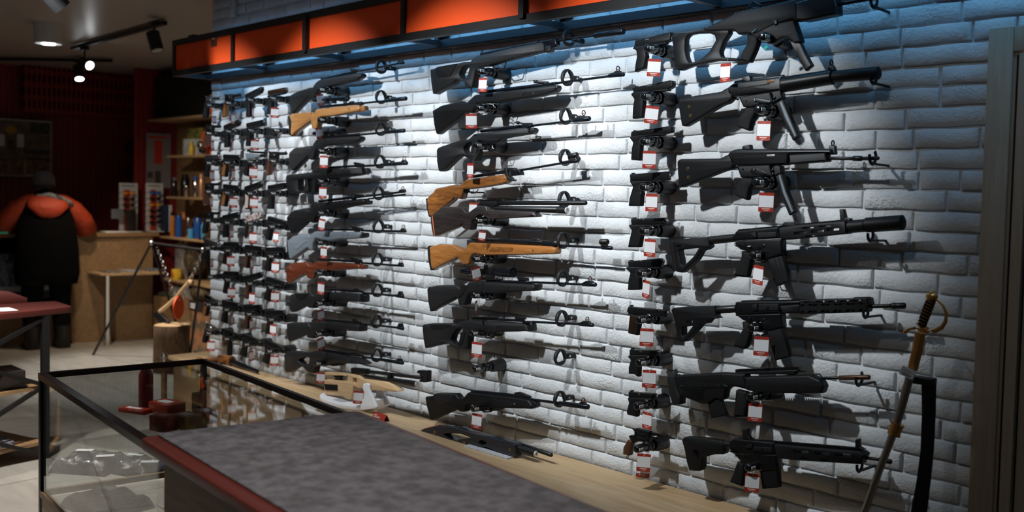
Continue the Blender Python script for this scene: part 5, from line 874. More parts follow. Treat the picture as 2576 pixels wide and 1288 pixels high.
b_ = MB(); prism_mb(b_, rounded([(-.021, -.014), (.021, -.014), (.021, .014), (-.021, .014)], .002), [], -.0006, .0006, 0, conv=cv); b_.build('paper', 'white', t)
b_ = MB(); [prism_mb(b_, [(-.016, z_), (.014 - .004 * k, z_), (.014 - .004 * k, z_ + .0012), (-.016, z_ + .0012)], [], -.0012, -.0006, 0, conv=cv) for k, z_ in enumerate((.006, .002, -.002))]; b_.build('print', 'printgrey', t)
b_ = MB(); [prism_mb(b_, [(-.012 + .0032 * k, -.010), (-.0105 + .0032 * k, -.010), (-.0105 + .0032 * k, -.005), (-.012 + .0032 * k, -.005)], [], -.0012, -.0006, 0, conv=cv) for k in range(8)]; b_.build('barcode', 'bore', t)
# ------------------------------------------------------------------ glass case and felt counter in the foreground
def glass_mat():
    m = bpy.data.materials.new('case_glass'); m.use_nodes = True; nt = m.node_tree; nt.nodes.clear(); o = nt.nodes.new('ShaderNodeOutputMaterial'); a = nt.nodes.new('ShaderNodeBsdfTransparent'); b = nt.nodes.new('ShaderNodeBsdfGlossy'); x = nt.nodes.new('ShaderNodeMixShader')
    lw = nt.nodes.new('ShaderNodeLayerWeight'); lw.inputs['Blend'].default_value = .5; pw = nt.nodes.new('ShaderNodeMath'); pw.operation = 'POWER'; pw.inputs[1].default_value = 5.; fr = nt.nodes.new('ShaderNodeMath'); fr.operation = 'MULTIPLY_ADD'; fr.inputs[1].default_value = .96; fr.inputs[2].default_value = .04; nt.links.new(lw.outputs['Facing'], pw.inputs[0]); nt.links.new(pw.outputs[0], fr.inputs[0])
    a.inputs[0].default_value = (.95, .97, .97, 1); b.inputs['Roughness'].default_value = .01; L = nt.links.new; L(fr.outputs[0], x.inputs[0]); L(a.outputs[0], x.inputs[1]); L(b.outputs[0], x.inputs[2]); L(x.outputs[0], o.inputs['Surface']); MATS['case_glass'] = m
glass_mat()
ZC = .85
cA_, cB_ = atZ(106, 945, ZC), atZ(512, 910, ZC); cD_ = atZ(362, 1112, ZC); cC_ = cB_ + (atZ(830, 1030, ZC) - cB_).normalized() * 2.6; kA0, kB0 = atZ(350, 1100, .90), atZ(900, 1032, .90); cD2 = cA_ + (cD_ - cA_) * ((kA0.x - .01 - cA_.x) / (cD_.x - cA_.x)); bd_ = atZ(830, 1030, ZC) - cB_; cBx = cB_ + bd_ * ((kB0.x - .01 - cB_.x) / bd_.x)
gc = thing('glass_display_case', 'long glass display case with black edges in the foreground', 'display case', (cA_.x, cA_.y, 0))
ZG = .40
def q4(p, z): return Vector((p.x, p.y, z))
def panel(nm, m, a, b, z0, z1, th=.006, par=None): MB_ = MB(); MB_.beam(q4(a, (z0 + z1) / 2), q4(b, (z0 + z1) / 2), th, abs(z1 - z0)); return MB_.build(nm, m, par or gc, smooth=False)
def slab(nm, m, ps, z0, z1, par=None, r=0.):
    lp = rounded([(p.x, p.y) for p in ps], r); b_ = MB(); prism_mb(b_, lp, [], 0, z1 - z0, min(.004, (z1 - z0) * .3) if r else 0); b_.v = [(p[0], p[2], z0 + p[1]) for p in b_.v]; return b_.build(nm, m, par or gc, ang=35)
corners = [cA_, cB_, cBx, cD2]
slab('glass_top', 'case_glass', corners, ZC - .004, ZC + .002)
panel('glass_front', 'case_glass', cA_, cD2, ZG, ZC - .01); panel('glass_end', 'case_glass', cA_, cB_, ZG, ZC - .01); panel('glass_back', 'case_glass', cB_, cBx, ZG, ZC - .01)
for a, b in ((cA_, cD2), (cA_, cB_), (cB_, cBx)):
    w_ = .03 if a is cA_ and b is cD2 else .016
    o = MB().beam(q4(a, ZC + .001), q4(b, ZC + .001), w_, .022).build('top_rail', 'steel' if w_ > .02 else 'trim_dark', gc, smooth=False)
    MB().beam(q4(a, ZG), q4(b, ZG), .02, .022).build('lower_rail', 'oak_panel', gc, smooth=False)
for p in corners[:3]: MB().beam(q4(p, .02), q4(p, ZC), .02, .02).build('corner_post', 'matte', gc, smooth=False)
slab('glass_floor', 'case_glass', [c + (cA_ + cBx - c * 2) * .02 for c in corners], ZG - .02, ZG - .012)
panel('base_panel', 'oak', cA_, cD2, .02, ZG - .012, .012)
shf = slab('glass_shelf', 'case_glass', [cA_.lerp(cBx, .1), cB_.lerp(cD2, .06), cBx.lerp(cA_, .05), cA_.lerp(cBx, .65)], .615, .62)
# things inside the case
mat('pack_orange', (.55, .10, .03), .35, noise=(25, (.30, .05, .02), .45, .55)); mat('pack_red', (.38, .04, .02), .3); mat('pack_brown', (.45, .20, .10), .4, noise=(30, (.6, .4, .1), .5, .6)); mat('dark_cloth', (.02, .022, .025), .35, bump=(18, .8, .02)); mat('shrink', (.05, .055, .06), .15, coat=.6, bump=(22, 1., .02))
ZS = .62
def pbox(nm, label, cat, m, px, py, w_, d_, h_, rot=0., z=ZS, top=None, group=None):
    P_ = atZ(px, py, z); t = thing(nm, label, cat, (P_.x, P_.y, z), group); t.rotation_euler.z = 0; R_ = Matrix.Rotation(rot, 3, 'Z'); b_ = MB(); b_.rbox((-w_ / 2, -d_ / 2, 0), (w_ / 2, d_ / 2, h_), .003); b_.v = [tuple(R_ @ Vector(p) + Vector((P_.x, P_.y, z))) for p in b_.v]; b_.build('carton', m, t, ang=30)
    if top: b_ = MB(); b_.box((-w_ * .3, -d_ * .25, h_ + .0002), (w_ * .25, d_ * .2, h_ + .001)); b_.v = [tuple(R_ @ Vector(p) + Vector((P_.x, P_.y, z))) for p in b_.v]; b_.build('price_sticker', top, t, smooth=False)
    return t
pbox('cartridge_box', 'red carton with white sticker at the back of the glass shelf in the case', 'box', 'pack_red', 420, 1040, .13, .09, .05, .2, top='white')
pbox('cartridge_box', 'orange carton nearest the glass corner in the case', 'box', 'pack_orange', 412, 1082, .085, .07, .06, .3, top='pinkprint')
pbox('cartridge_box', 'pale orange carton beside the orange carton in the case', 'box', 'pack_brown', 470, 1076, .10, .08, .055, .15, top='white')
pbox('cartridge_box', 'yellow-brown carton right of the pale carton in the case', 'box', 'pack_brown', 515, 1062, .09, .07, .05, -.1, top='white')
pbox('cartridge_box', 'dark carton lying at the left of the glass shelf', 'box', 'pack_red', 340, 1038, .14, .05, .02, .4, top='white')
pbox('holster', 'black box standing behind the cartons in the case', 'box', 'matte', 500, 1035, .05, .04, .08, .1)
P_ = atZ(367, 1025, ZS); t = tag(MB().lathe((P_.x, P_.y, ZS), (P_.x, P_.y, ZS + .19), [(0, .028), (.02, .03), (.75, .03), (.9, .018), (1, .017)], 20).build('gas_bottle', 'trim_red'), 'dark red bottle standing on the glass shelf of the case', 'bottle')
for k, (px, py, w_, d_, rot, h_) in enumerate(((228, 1172, .25, .20, .35, .06), (352, 1178, .22, .18, .1, .05), (270, 1268, .28, .22, -.15, .05))):
    P_ = atZ(px, py, ZG); z = ZG - .012; R_ = Matrix.Rotation(rot + .3, 3, 'Z'); rnd = random.Random(k); bm = bmesh.new(); bmesh.ops.create_grid(bm, x_segments=22, y_segments=16, size=1.)
    vs = []; fs = []
    for vv in bm.verts:
        x, y = vv.co.x, vv.co.y; e = max(0., 1 - max(abs(x), abs(y)) ** 6); hgt = h_ * (.35 + .65 * e) * (1 if e > 0 else 0) + .012 * math.sin(x * 7 + k) * math.sin(y * 5 + k * 2) * e + rnd.uniform(-.003, .003) * e
        vs.append(R_ @ Vector((x * w_ / 2, y * d_ / 2, max(hgt, .001))) + Vector((P_.x, P_.y, z)))
    bm.verts.index_update(); n_ = len(vs); fs = [[q.index for q in f.verts] for f in bm.faces]; bm.free(); vs2 = [Vector((q.x, q.y, z + .0)) for q in vs]
    b_ = MB(); b_.add(vs, fs); b_.add([vs2[0], vs2[21], vs2[-1], vs2[-22]], [(0, 1, 2, 3)]) if False else None
    lab = ['folded dark garment in shrink wrap with a white label, leftmost in the case', 'folded dark garment in shrink wrap at the back of the case bottom', 'folded dark garment in shrink wrap nearest the wooden base panel'][k]
    t = thing('wrapped_garment', lab, 'clothing', (P_.x, P_.y, z)); b_.build('folded_cloth', 'shrink', t, ang=80)
    for j in range(2 if k < 2 else 1):
        o_ = R_ @ Vector((-.04 + .13 * j, .02 - .06 * j, 0)); b_ = MB(); a_ = rot + .5 + j * .3; u_ = Vector((math.cos(a_), math.sin(a_), 0)); w2 = Vector((-u_.y, u_.x, 0)); c_ = Vector((P_.x, P_.y, z + h_ + .012)) + o_; hw = .035
        b_.add([c_ - u_ * hw - w2 * .016, c_ + u_ * hw - w2 * .016, c_ + u_ * hw + w2 * .016, c_ - u_ * hw + w2 * .016, c_ - u_ * hw - w2 * .016 - Vector((0, 0, .002)), c_ + u_ * hw - w2 * .016 - Vector((0, 0, .002)), c_ + u_ * hw + w2 * .016 - Vector((0, 0, .002)), c_ - u_ * hw + w2 * .016 - Vector((0, 0, .002))], [(0, 1, 2, 3), (7, 6, 5, 4), (0, 4, 5, 1), (1, 5, 6, 2), (2, 6, 7, 3), (3, 7, 4, 0)]); b_.build('white_label', 'white', t, smooth=False)
# felt-topped counter
ZK = .90
kA, kB = atZ(350, 1100, ZK), atZ(900, 1032, ZK); kF = atZ(655, 1288, ZK); kBk = atZ(1535, 1288, ZK)
kF2 = kA + (kF - kA) * 3.2; kB2 = kB + (kBk - kB) * 1.9
ct = thing('counter', 'wooden counter with rounded red edge in the near foreground', 'counter', (kA.x, kA.y, 0))
slab('red_edge_top', 'trim_red', [kA, kB, kB2, kF2], ZK - .03, ZK, ct, .03)
ins = lambda p, q, r_, d: p + (q - p).normalized() * d + (r_ - p).normalized() * d
i0, i1, i2, i3 = ins(kA, kB, kF2, .035), ins(kB, kA, kB2, .03), ins(kB2, kB, kF2, .012), ins(kF2, kA, kB2, .035)
i0 = kA + (kB - kA).normalized() * .045 + (kF2 - kA).normalized() * .004
cb = [ins(kA, kB, kF2, .05), ins(kB, kA, kB2, .05), ins(kB2, kB, kF2, .05), ins(kF2, kA, kB2, .05)]
slab('counter_body', 'oak_panel', cb, .0, ZK - .03, ct)
fm = slab('felt_mat', 'felt', [i0, i1, i2, i3], ZK + .0005, ZK + .006, None if False else ct, .012)
# ------------------------------------------------------------------ red-topped table at the far left
ZT_ = .86; p1 = atZ(184, 771, ZT_); p2 = atZ(140, 757, ZT_); p4 = atZ(-160, 806, ZT_); p3 = atZ(-160, 772, ZT_)
tb = thing('red_table', 'table with dark red top and black cross-braced metal frame at the left edge', 'table', (p1.x, p1.y, 0))
slab('table_top', 'trim_table', [p1, p2, p3, p4], ZT_ - .035, ZT_, tb, .04)
lg = p1.lerp(p3, .17); lf = p4.lerp(p2, .15)
def lg_at(a): return p1.lerp(p4, a)
c1 = atZ(113, 790, ZT_ - .03); MB().beam(q4(c1, 0), q4(c1, ZT_ - .035), .04, .04).build('leg', 'frame_black', tb, smooth=False); c2 = c1 + (p4 - p1).normalized() * .95; MB().beam(q4(c2, 0), q4(c2, ZT_ - .035), .04, .04).build('leg', 'frame_black', tb, smooth=False)
for (za, zb_) in ((ZT_ - .05, .42), (.42, .02)): MB().beam(q4(c1, za), q4(c2, zb_), .022, .022).build('brace', 'frame_black', tb, smooth=False); MB().beam(q4(c1, zb_), q4(c2, za), .022, .022).build('brace', 'frame_black', tb, smooth=False)
bd = Vector((-(p4 - p1).normalized().y, (p4 - p1).normalized().x, 0)); bd = -bd if bd.x > 0 else bd
for zz in (.40, .08): slab('lower_shelf', 'oak_panel', [c1, c2, c2 + bd * .45, c1 + bd * .45], zz, zz + .02, tb)
MB().beam(q4(c1 + bd * .45, .45), q4(c2 + bd * .45, .45), .01, .78).build('back_board', 'oak_panel', tb, smooth=False)
mat('cap_red', (.10, .015, .01), .7); mat('bookdark', (.02, .015, .015), .4); mat('bookwhite', (.25, .25, .27), .4, noise=(30, (.05, .06, .09), .45, .55))
for k in range(2): P_ = c1.lerp(c2, .25 + .4 * k) + bd * .18; tag(MB().rbox((P_.x - .12, P_.y - .17, .42 + 0), (P_.x + .12, P_.y + .17, .52 + .03 * k), .003).build('black_carton', 'bookdark'), 'flat black carton on the shelf under the red table, %s' % ('nearer the leg' if k == 0 else 'farther left'), 'box')
P_ = c1.lerp(c2, .3) + bd * .15; tag(MB().rbox((P_.x - .10, P_.y - .14, .10), (P_.x + .10, P_.y + .14, .13), .002).build('magazine_stack', 'bookwhite'), 'pile of magazines on the lowest shelf of the red table', 'magazines')
P_ = atZ(8, 780, ZT_); tag(MB().box((P_.x - .1, P_.y - .12, ZT_), (P_.x + .06, P_.y + .06, ZT_ + .002)).build('leaflet', 'white', smooth=False), 'white leaflet on the red table top', 'leaflet')
P_ = atZ(45, 762, ZT_); mb = MB(); mb.loft([(P_.x - .1, P_.y - .35, ZT_ + .03), (P_.x - .05, P_.y - .2, ZT_ + .035), (P_.x, P_.y - .05, ZT_ + .02), (P_.x + .0, P_.y + .05, ZT_ + .006)], [(.03, .05), (.03, .06), (.02, .05), (.005, .02)], 12); tag(mb.build('cap', 'cap_red'), 'red-orange cap lying on the red table', 'cap')
# ------------------------------------------------------------------ back of the shop
XB = -9.98
fc = thing('service_counter', 'oak service counter across the back of the shop', 'counter', (-10., .6, 0))
ZF = 1.09
F1, F2, F3 = Vector((-10.1, .48, 0)), Vector((-10.01, .62, 0)), Vector((-9.93, 1.30, 0))
slab('front_panel', 'oak_panel', [F1, F2, F3, Vector((-10.24, 1.28, 0)), Vector((-10.26, 1.2, 0)), Vector((-10.6, 1.2, 0)), Vector((-10.6, .48, 0))], 0, ZF - .04, fc)
slab('counter_top', 'oak_panel', [Vector((-10.16, -2.4, 0)), Vector((-10.06, .50, 0)), Vector((-9.97, .62, 0)), Vector((-9.90, 1.36, 0)), Vector((-10.24, 1.36, 0)), Vector((-10.26, 1.2, 0)), Vector((-10.62, 1.2, 0)), Vector((-10.62, -2.4, 0))], ZF - .04, ZF, fc, .01)
slab('recessed_panel', 'oak_panel', [Vector((-10.22, -2.4, 0)), Vector((-10.22, .48, 0)), Vector((-10.6, .48, 0)), Vector((-10.6, -2.4, 0))], 0, .30, fc)
slab('recess_back', 'bore', [Vector((-10.42, -2.4, 0)), Vector((-10.42, .48, 0)), Vector((-10.6, .48, 0)), Vector((-10.6, -2.4, 0))], .30, ZF - .04, fc)
mat('poster_blue', (.14, .17, .24), .5, noise=(14, (.03, .035, .06), .42, .58)); mat('poster_white', (.34, .36, .40), .5); mat('navy', (.02, .035, .08), .5)
def atXp(px, py, X): return atX(px, py, X)
XP = -10.21; a = atX(-40, 640, XP); b = atX(200, 745, XP); po = thing('poster', 'blue and white advertising banner on the front of the service counter', 'poster', (XP, a.y, b.z))
MB().box((XP - .01, a.y, b.z), (XP, b.y, a.z)).build('poster_sheet', 'poster_blue', po, smooth=False); z1 = atX(0, 722, XP).z; z2 = atX(0, 736, XP).z
MB().box((XP, a.y, z2), (XP + .002, b.y, z1)).build('white_band', 'poster_white', po, smooth=False); MB().box((XP, a.y, b.z), (XP + .002, b.y, z2)).build('navy_band', 'navy', po, smooth=False)
mb = MB(); [mb.box((XP + .002, a.y + .05 + .16 * k, z2 + .015), (XP + .003, a.y + .15 + .16 * k, z2 + .03)) for k in range(6)]; mb.build('print_blocks', 'printgrey', po, smooth=False)
# side ledge with chrome leg
za = .71; le = thing('side_ledge', 'small oak ledge on a chrome leg in front of the service counter', 'table', (-9.74, .73, 0))
l1, l2, l3 = atZ(217, 685, za), atZ(240, 692, za), atZ(440, 684, za); slab('ledge_top', 'oak', [Vector((-9.99, .65, 0)), Vector((-9.66, .66, 0)), Vector((-9.60, .74, 0)), Vector((-9.55, 1.26, 0)), Vector((-9.925, 1.26, 0))], za - .022, za, le, .01)
mb = MB(); mb.lathe((-9.72, .75, 0), (-9.72, .75, za - .022), [(0, .045), (.02, .045), (.03, .03), (.97, .03), (1, .045)], 20); mb.build('chrome_leg', 'chrome', le)
for k, (yy, w_) in enumerate(((.80, .12), (1.0, .14), (1.22, .12))): tag(MB().rbox((-9.92, yy - w_ / 2, za), (-9.66, yy + w_ / 2, za + .010 + .006 * k), .002).build('brochure', 'bookwhite' if k != 1 else 'poster_white'), ['printed brochure at the left end of the oak ledge', 'grey brochure in the middle of the oak ledge', 'thick printed brochure at the right end of the oak ledge'][k], 'brochure')
# sunglasses stands and small things on the counter
mat('stand_white', (.62, .64, .66), .5); mat('shade_red', (.5, .04, .02), .3); mat('shade_orange', (.8, .28, .03), .2); mat('shade_blue', (.02, .15, .5), .15); mat('shade_dark', (.015, .012, .012), .15)
def glasses_stand(px0, px1, label, cols, X=-10.1):
    a = atX(px0, 573, X); b = atX(px1, 461, X); t = thing('sunglasses_stand', label, 'display stand', (X, a.y, ZF)); z0 = ZF
    MB().rbox((X - .015, a.y, z0), (X, b.y, b.z), .003).build('back_board', 'stand_white', t); MB().rbox((X - .02, a.y, z0), (X + .12, b.y, z0 + .012), .003).build('foot', 'stand_white', t)
    w_ = b.y - a.y; ym = a.y + w_ * .35; MB().box((X, ym - .022, z0 + .012), (X + .04, ym + .022, b.z - .07)).build('red_column', 'shade_red', t, smooth=False)
    mb = MB(); [mb.box((X, a.y + w_ * (.12 + .12 * k), b.z - .035), (X + .001, a.y + w_ * (.2 + .12 * k), b.z - .022)) for k in range(6)]; mb.build('lettering', 'bookdark', t, smooth=False)
    for k, c_ in enumerate(cols):
        z = b.z - .10 - k * .062; X1 = X + .075; s = thing('sunglasses', '%s sunglasses, %s on the %s' % ({'shade_orange': 'orange-lensed', 'shade_blue': 'blue-lensed', 'shade_dark': 'dark'}[c_], ['topmost', 'second from top', 'third from top', 'fourth from top', 'fifth from top', 'lowest'][k], label), 'sunglasses', (X1, ym, z), 'sunglasses on the counter stands')
        mb = MB(); [mb.sphere((X1, ym + sg_ * .035, z), (.008, .03, .018), 12, 8) for sg_ in (-1, 1)]; mb.build('lenses', c_, s); mb = MB(); [mb.loft([(X1, ym + sg_ * .065, z + .008), (X1 - .03, ym + sg_ * .072, z + .006), (X + .002, ym + sg_ * .068, z - .012)], .0025, 6) for sg_ in (-1, 1)]; mb.loft([(X1 + .004, ym - .066, z + .012), (X1 + .006, ym, z + .014), (X1 + .004, ym + .066, z + .012)], .003, 6); mb.build('frame', 'shade_dark', s)
glasses_stand(300, 347, 'left white sunglasses stand on the service counter', ['shade_orange', 'shade_dark', 'shade_dark', 'shade_dark'])
glasses_stand(367, 411, 'right white sunglasses stand on the service counter', ['shade_blue', 'shade_dark', 'shade_orange', 'shade_dark', 'shade_dark', 'shade_dark'])
a = atX(294, 538, -10.0); tag(MB().rbox((-10.01, a.y - .06, a.z - .05), (-9.98, a.y + .06, a.z + .05), .008).build('pouch', 'grey_poly'), 'grey pouch hanging in front of the left sunglasses stand', 'pouch')
a = atX(328, 545, -10.0); tag(MB().rbox((-10.03, a.y - .04, ZF), (-9.99, a.y + .055, a.z + .07), .003).build('card_rack', 'bookdark'), 'black card rack with red cards on the service counter', 'rack')
a = atX(292, 577, -10.0); tag(MB().rbox((-10.1, a.y - .12, ZF), (-9.95, a.y + .1, ZF + .014), .002).build('paper_stack', 'white'), 'low stack of white papers on the service counter', 'papers')
a = atX(423, 545, -9.98); tag(MB().rbox((-10.06, a.y - .045, ZF), (-9.96, a.y - .005, a.z + .12), .003).build('binder', 'navy'), 'dark blue binder standing at the end of the service counter', 'binder'); tag(MB().rbox((-10.06, a.y, ZF), (-9.96, a.y + .035, a.z + .12), .003).build('binder', 'stand_white'), 'white binder standing at the end of the service counter', 'binder')
a = atX(10, 583, -10.0); tag(MB().rbox((-10.12, a.y - .1, ZF), (-9.98, a.y + .03, ZF + .02), .003).build('tray', 'green'), 'small teal tray beside the person on the counter', 'tray')
# wall things behind
XW = -11.06
mat('print_grey', (.17, .14, .13), .6, noise=(9, (.10, .08, .07), .4, .6)); mat('print_dark', (.03, .03, .03), .6, noise=(25, (.05, .07, .03), .45, .6)); mat('print_ochre', (.22, .12, .03), .6, noise=(20, (.07, .035, .02), .45, .6)); mat('print_yellow', (.45, .26, .02), .6)
def onX(px, py, X=XW): return atX(px, py, X)
a, b = onX(-70, 441), onX(131, 305); pic = thing('picture_frame', 'framed photo montage of a shop front on the dark red wall', 'picture', (XW, b.y, a.z))
MB().rbox((XW - .06, a.y, a.z), (XW - .005, b.y, b.z), .004).build('frame', 'printgrey', pic)
def pr(nm, m, x0, y0, x1, y1, d=0.): p, q = onX(x0, y1), onX(x1, y0); MB().box((XW - .006, p.y, p.z), (XW + .001 + d, q.y, q.z)).build(nm, m, pic, smooth=False)
pr('upper_print', 'print_grey', -66, 309, 127, 396); pr('lower_print', 'print_ochre', -66, 400, 62, 438); pr('lower_print', 'print_ochre', 66, 400, 127, 438); pr('printed_tree', 'print_dark', 76, 312, 126, 335, .001); pr('printed_door', 'print_dark', 18, 352, 36, 377, .001); pr('printed_window', 'stand_white', 43, 338, 60, 370, .001); pr('printed_window', 'stand_white', -4, 338, 12, 367, .001); pr('printed_ground', 'print_dark', 60, 378, 126, 386, .001)
c_ = onX(27, 326); mb = MB(); mb.lathe((XW, c_.y, c_.z), (XW + .004, c_.y, c_.z), [(0, .055), (1, .055)], 20, sq=.7); mb.build('printed_sign', 'print_yellow', pic)
mb = MB(); a, b = onX(58, 282), onX(345, 180); gr = thing('slatted_grille', 'dark red slatted grille high on the back wall', 'grille', (XW, a.y, a.z)); MB().box((XW - .04, a.y, a.z), (XW - .02, b.y, b.z)).build('backing', 'bore', gr, smooth=False)
mb = MB(); n_ = 24
for k in range(n_): y_ = a.y + (b.y - a.y) * (k + .3) / n_; mb.box((XW - .02, y_, a.z), (XW + .02, y_ + (b.y - a.y) / n_ * .52, b.z))
for k in range(4): z_ = a.z + (b.z - a.z) * k / 4; mb.box((XW - .02, a.y, z_), (XW + .012, b.y, z_ + .05))
mb.build('slats', 'red_wall', gr, smooth=False)
mat('plaque', (.05, .035, .03), .5, noise=(60, (.10, .07, .06), .48, .56))
for k, py in enumerate((371, 437)):
    X_ = -10.98; c_ = atX(347, py, X_); tag(MB().lathe((X_ - .12, c_.y, c_.z), (X_ - .07, c_.y, c_.z), [(0, .1), (.8, .1), (1, .095)], 28, sq=1.05).build('wall_plaque', 'plaque'), ['upper round brown plaque by the notice board', 'lower round brown plaque by the notice board'][k], 'plaque')
Xn = -10.25; a, b = atX(368, 472, Xn), atX(430, 337, Xn); nb = thing('notice_sheet', 'tall pale notice sheet with a red column by the shelves', 'notice', (Xn, a.y, a.z)); MB().box((Xn - .01, a.y, a.z), (Xn, b.y, b.z)).build('sheet', 'stand_grey' if 'stand_grey' in MATS else mat('stand_grey', (.22, .2, .21), .6), nb, smooth=False)
def nsh(nm, m, x0, y0, x1, y1): p, q = atX(x0, y1, Xn), atX(x1, y0, Xn); MB().box((Xn, p.y, p.z), (Xn + .002, q.y, q.z)).build(nm, m, nb, smooth=False)
nsh('red_column', 'shade_red', 388, 354, 408, 412); nsh('print', 'plaque', 371, 432, 384, 447); nsh('print', 'plaque', 390, 430, 404, 462); nsh('heading', 'shade_red', 375, 344, 420, 347)
# low cabinet and wall shelves beside the brick end
YC = 1.27; cab = thing('low_cabinet', 'low oak cabinet under the wall shelves', 'cabinet', (-9.84, YC, 0)); MB().box((-9.84, YC, 0), (-6.3, 1.70, .45)).build('cabinet_body', 'oak_panel', cab, smooth=False); MB().box((-9.84, YC - .01, .035), (-6.3, YC, .055)).build('plinth_line', 'walnut', cab, smooth=False)
YH = 1.36
def shelf(px, py, x1, label, d=.0):
    a = atY(px, py, YH); t = MB().rbox((a.x - .06, YH, a.z - .022), (x1, 1.71, a.z), .004).build('wall_shelf', 'oak', ang=30); tag(t, label, 'shelf'); return a.z
z1 = shelf(375, 300, -6.6, 'uppermost oak shelf carrying the black screen'); z2 = shelf(424, 391, -6.6, 'oak shelf with a first aid box and toys, second from top'); z3 = shelf(424, 494, -6.6, 'oak shelf with steel flasks, third from top'); z4 = shelf(408, 594, -6.6, 'oak shelf with blue bottles, fourth from top'); z5 = shelf(411, 700, -6.6, 'lowest oak shelf with a yellow patterned mug')
a = atY(386, 196, YH + .05); tag(MB().rbox((a.x, YH + .06, z1), (-7.1, YH + .12, a.z), .006).build('screen', 'bore'), 'large black screen standing on the uppermost shelf', 'screen')
b = atY(500, 236, YH - .2); tag(MB().rbox((b.x, YH - .1, b.z - .03), (b.x + .5, 1.7, b.z), .012).build('wall_shelf', 'oak', ang=30), 'short rounded oak shelf above the toys near the brick corner', 'shelf')
mat('green_box', (.45, .55, .5), .5, noise=(12, (.7, .7, .7), .5, .55)); mat('yellow', (.75, .50, .04), .4); mat('book_y', (.45, .36, .08), .5, noise=(18, (.10, .22, .10), .45, .6)); mat('toy_orange', (.75, .12, .03), .35); mat('copper', (.65, .36, .22), .3, .7); mat('blue', (.02, .10, .42), .25); mat('skyblue', (.08, .35, .65), .35); mat('orange2', (.7, .25, .03), .4)
YI = 1.46
def S_(px, y=YI, z=None): return atY(px, 400, y).x
def sbox(nm, label, cat, m, x0, x1, ytop, z, dep=.08, y=YI, lean=0):
    a = atY(x0, ytop, y); b = atY(x1, ytop, y); t = MB().rbox((a.x, y, z), (b.x, y + dep, max(a.z, z + .02)), .003).build(nm, m, ang=30); return tag(t, label, cat)
def sbot(nm, label, cat, m, xc, w_, ytop, z, prof=None, cap=None, y=YI):
    a = atY(xc, ytop, y); r_ = w_ / 2 * depth(a) / F_PX; h_ = a.z - z; t = thing(nm, label, cat, (a.x, y, z)); MB().lathe((a.x, y, z), (a.x, y, z + h_), prof and [(t_, q * r_) for t_, q in prof] or [(0, r_ * .9), (.03, r_), (.82, r_), (.9, r_ * .7), (.9, r_ * .7), (1, r_ * .66)], 20).build('body', m, t)
    if cap: MB().lathe((a.x, y, z + h_ * .86), (a.x, y, z + h_ * 1.03), [(0, r_ * .8), (1, r_ * .75)], 18).build('cap', cap, t)
    return t
sbox('book', 'green and yellow book leaning on the second shelf, farther left', 'book', 'book_y', 470, 487, 324, z2, .03, 1.6); sbox('book', 'green and yellow book on the second shelf behind the orange toy', 'book', 'book_y', 489, 505, 322, z2, .03, 1.6)
sbox('first_aid_box', 'white carton with green top and printed pictures on the second shelf', 'box', 'green_box', 460, 487, 350, z2, .1, 1.42)
sbot('toy_bottle', 'yellow rounded bottle beside the white carton', 'bottle', 'yellow', 482, 14, 355, z2, [(0, .7), (.3, 1), (.6, .9), (.85, .4), (1, .35)], y=1.40)
t = thing('headlamp', 'headlamp with orange strap and round lenses on the second shelf', 'headlamp', (S_(510, 1.42), 1.42, z2)); a = atY(505, 365, 1.42); mb = MB(); mb.sphere((a.x, 1.42, a.z), (.045, .035, .045)); mb.build('lamp_housing', 'chrome', t); mb = MB(); mb.torus((a.x + .05, 1.44, a.z + .05), (.3, 1, .2), .07, .02, 22, 8); mb.build('strap', 'toy_orange', t); mb = MB(); mb.sphere((a.x + .03, 1.42, a.z - .05), (.05, .03, .03)); mb.build('battery_pack', 'shade_dark', t)
sbox('carton', 'orange carton on the second shelf against the bricks', 'box', 'toy_orange', 512, 530, 362, z2, .08, 1.5)
a = atY(516, 275, 1.3); tag(MB().sphere((a.x, 1.38, z1 + .05), (.05, .04, .05)).build('fishing_toy', 'toy_orange'), 'small orange and yellow toy under the short rounded shelf', 'toy')
sbot('flask', 'tall dark steel flask at the left of the third shelf', 'flask', 'shade_dark', 438, 16, 448, z3, cap='chrome', y=1.41); sbot('flask', 'polished steel flask on the third shelf', 'flask', 'chrome', 446, 8, 458, z3); sbot('flask', 'dark flask with grey sleeve on the third shelf', 'flask', 'steel', 466, 22, 440, z3, cap='shade_dark'); sbot('cup', 'short shiny cup in front of the dark flask', 'cup', 'chrome', 468, 14, 468, z3, y=1.40)
sbot('thermos', 'steel thermos with a blue lid on the third shelf', 'flask', 'chrome', 492, 16, 446, z3, cap='blue'); sbot('bottle', 'copper-coloured bottle with a white label on the third shelf', 'bottle', 'copper', 507, 18, 438, z3, [(0, .95), (.6, 1), (.78, .8), (.8, .95), (1, .9)])
sbot('bottle', 'orange bottle with a black handle on the fourth shelf', 'bottle', 'orange2', 434, 12, 535, z4, cap='shade_dark'); sbot('flask', 'slim blue metal flask on the fourth shelf', 'flask', 'blue', 450, 17, 542, z4, [(0, .95), (.05, 1), (.95, 1), (1, .9)], cap='navy', y=1.42)
sbot('bottle', 'orange bottle behind the slim blue flask', 'bottle', 'orange2', 462, 12, 534, z4, y=1.52); sbot('bottle', 'light blue small bottle with white label on the fourth shelf', 'bottle', 'skyblue', 480, 15, 572, z4, cap='chrome', y=1.40); sbot('bottle', 'wide blue drinking bottle on the fourth shelf', 'bottle', 'blue', 498, 20, 540, z4, cap='shade_dark'); sbot('bottle', 'sky blue curved bottle nearest the bricks', 'bottle', 'skyblue', 512, 12, 560, z4, y=1.40)
sbot('lantern', 'grey lantern on the fourth shelf between the blue bottles', 'lantern', 'chrome', 474, 12, 545, z4); 
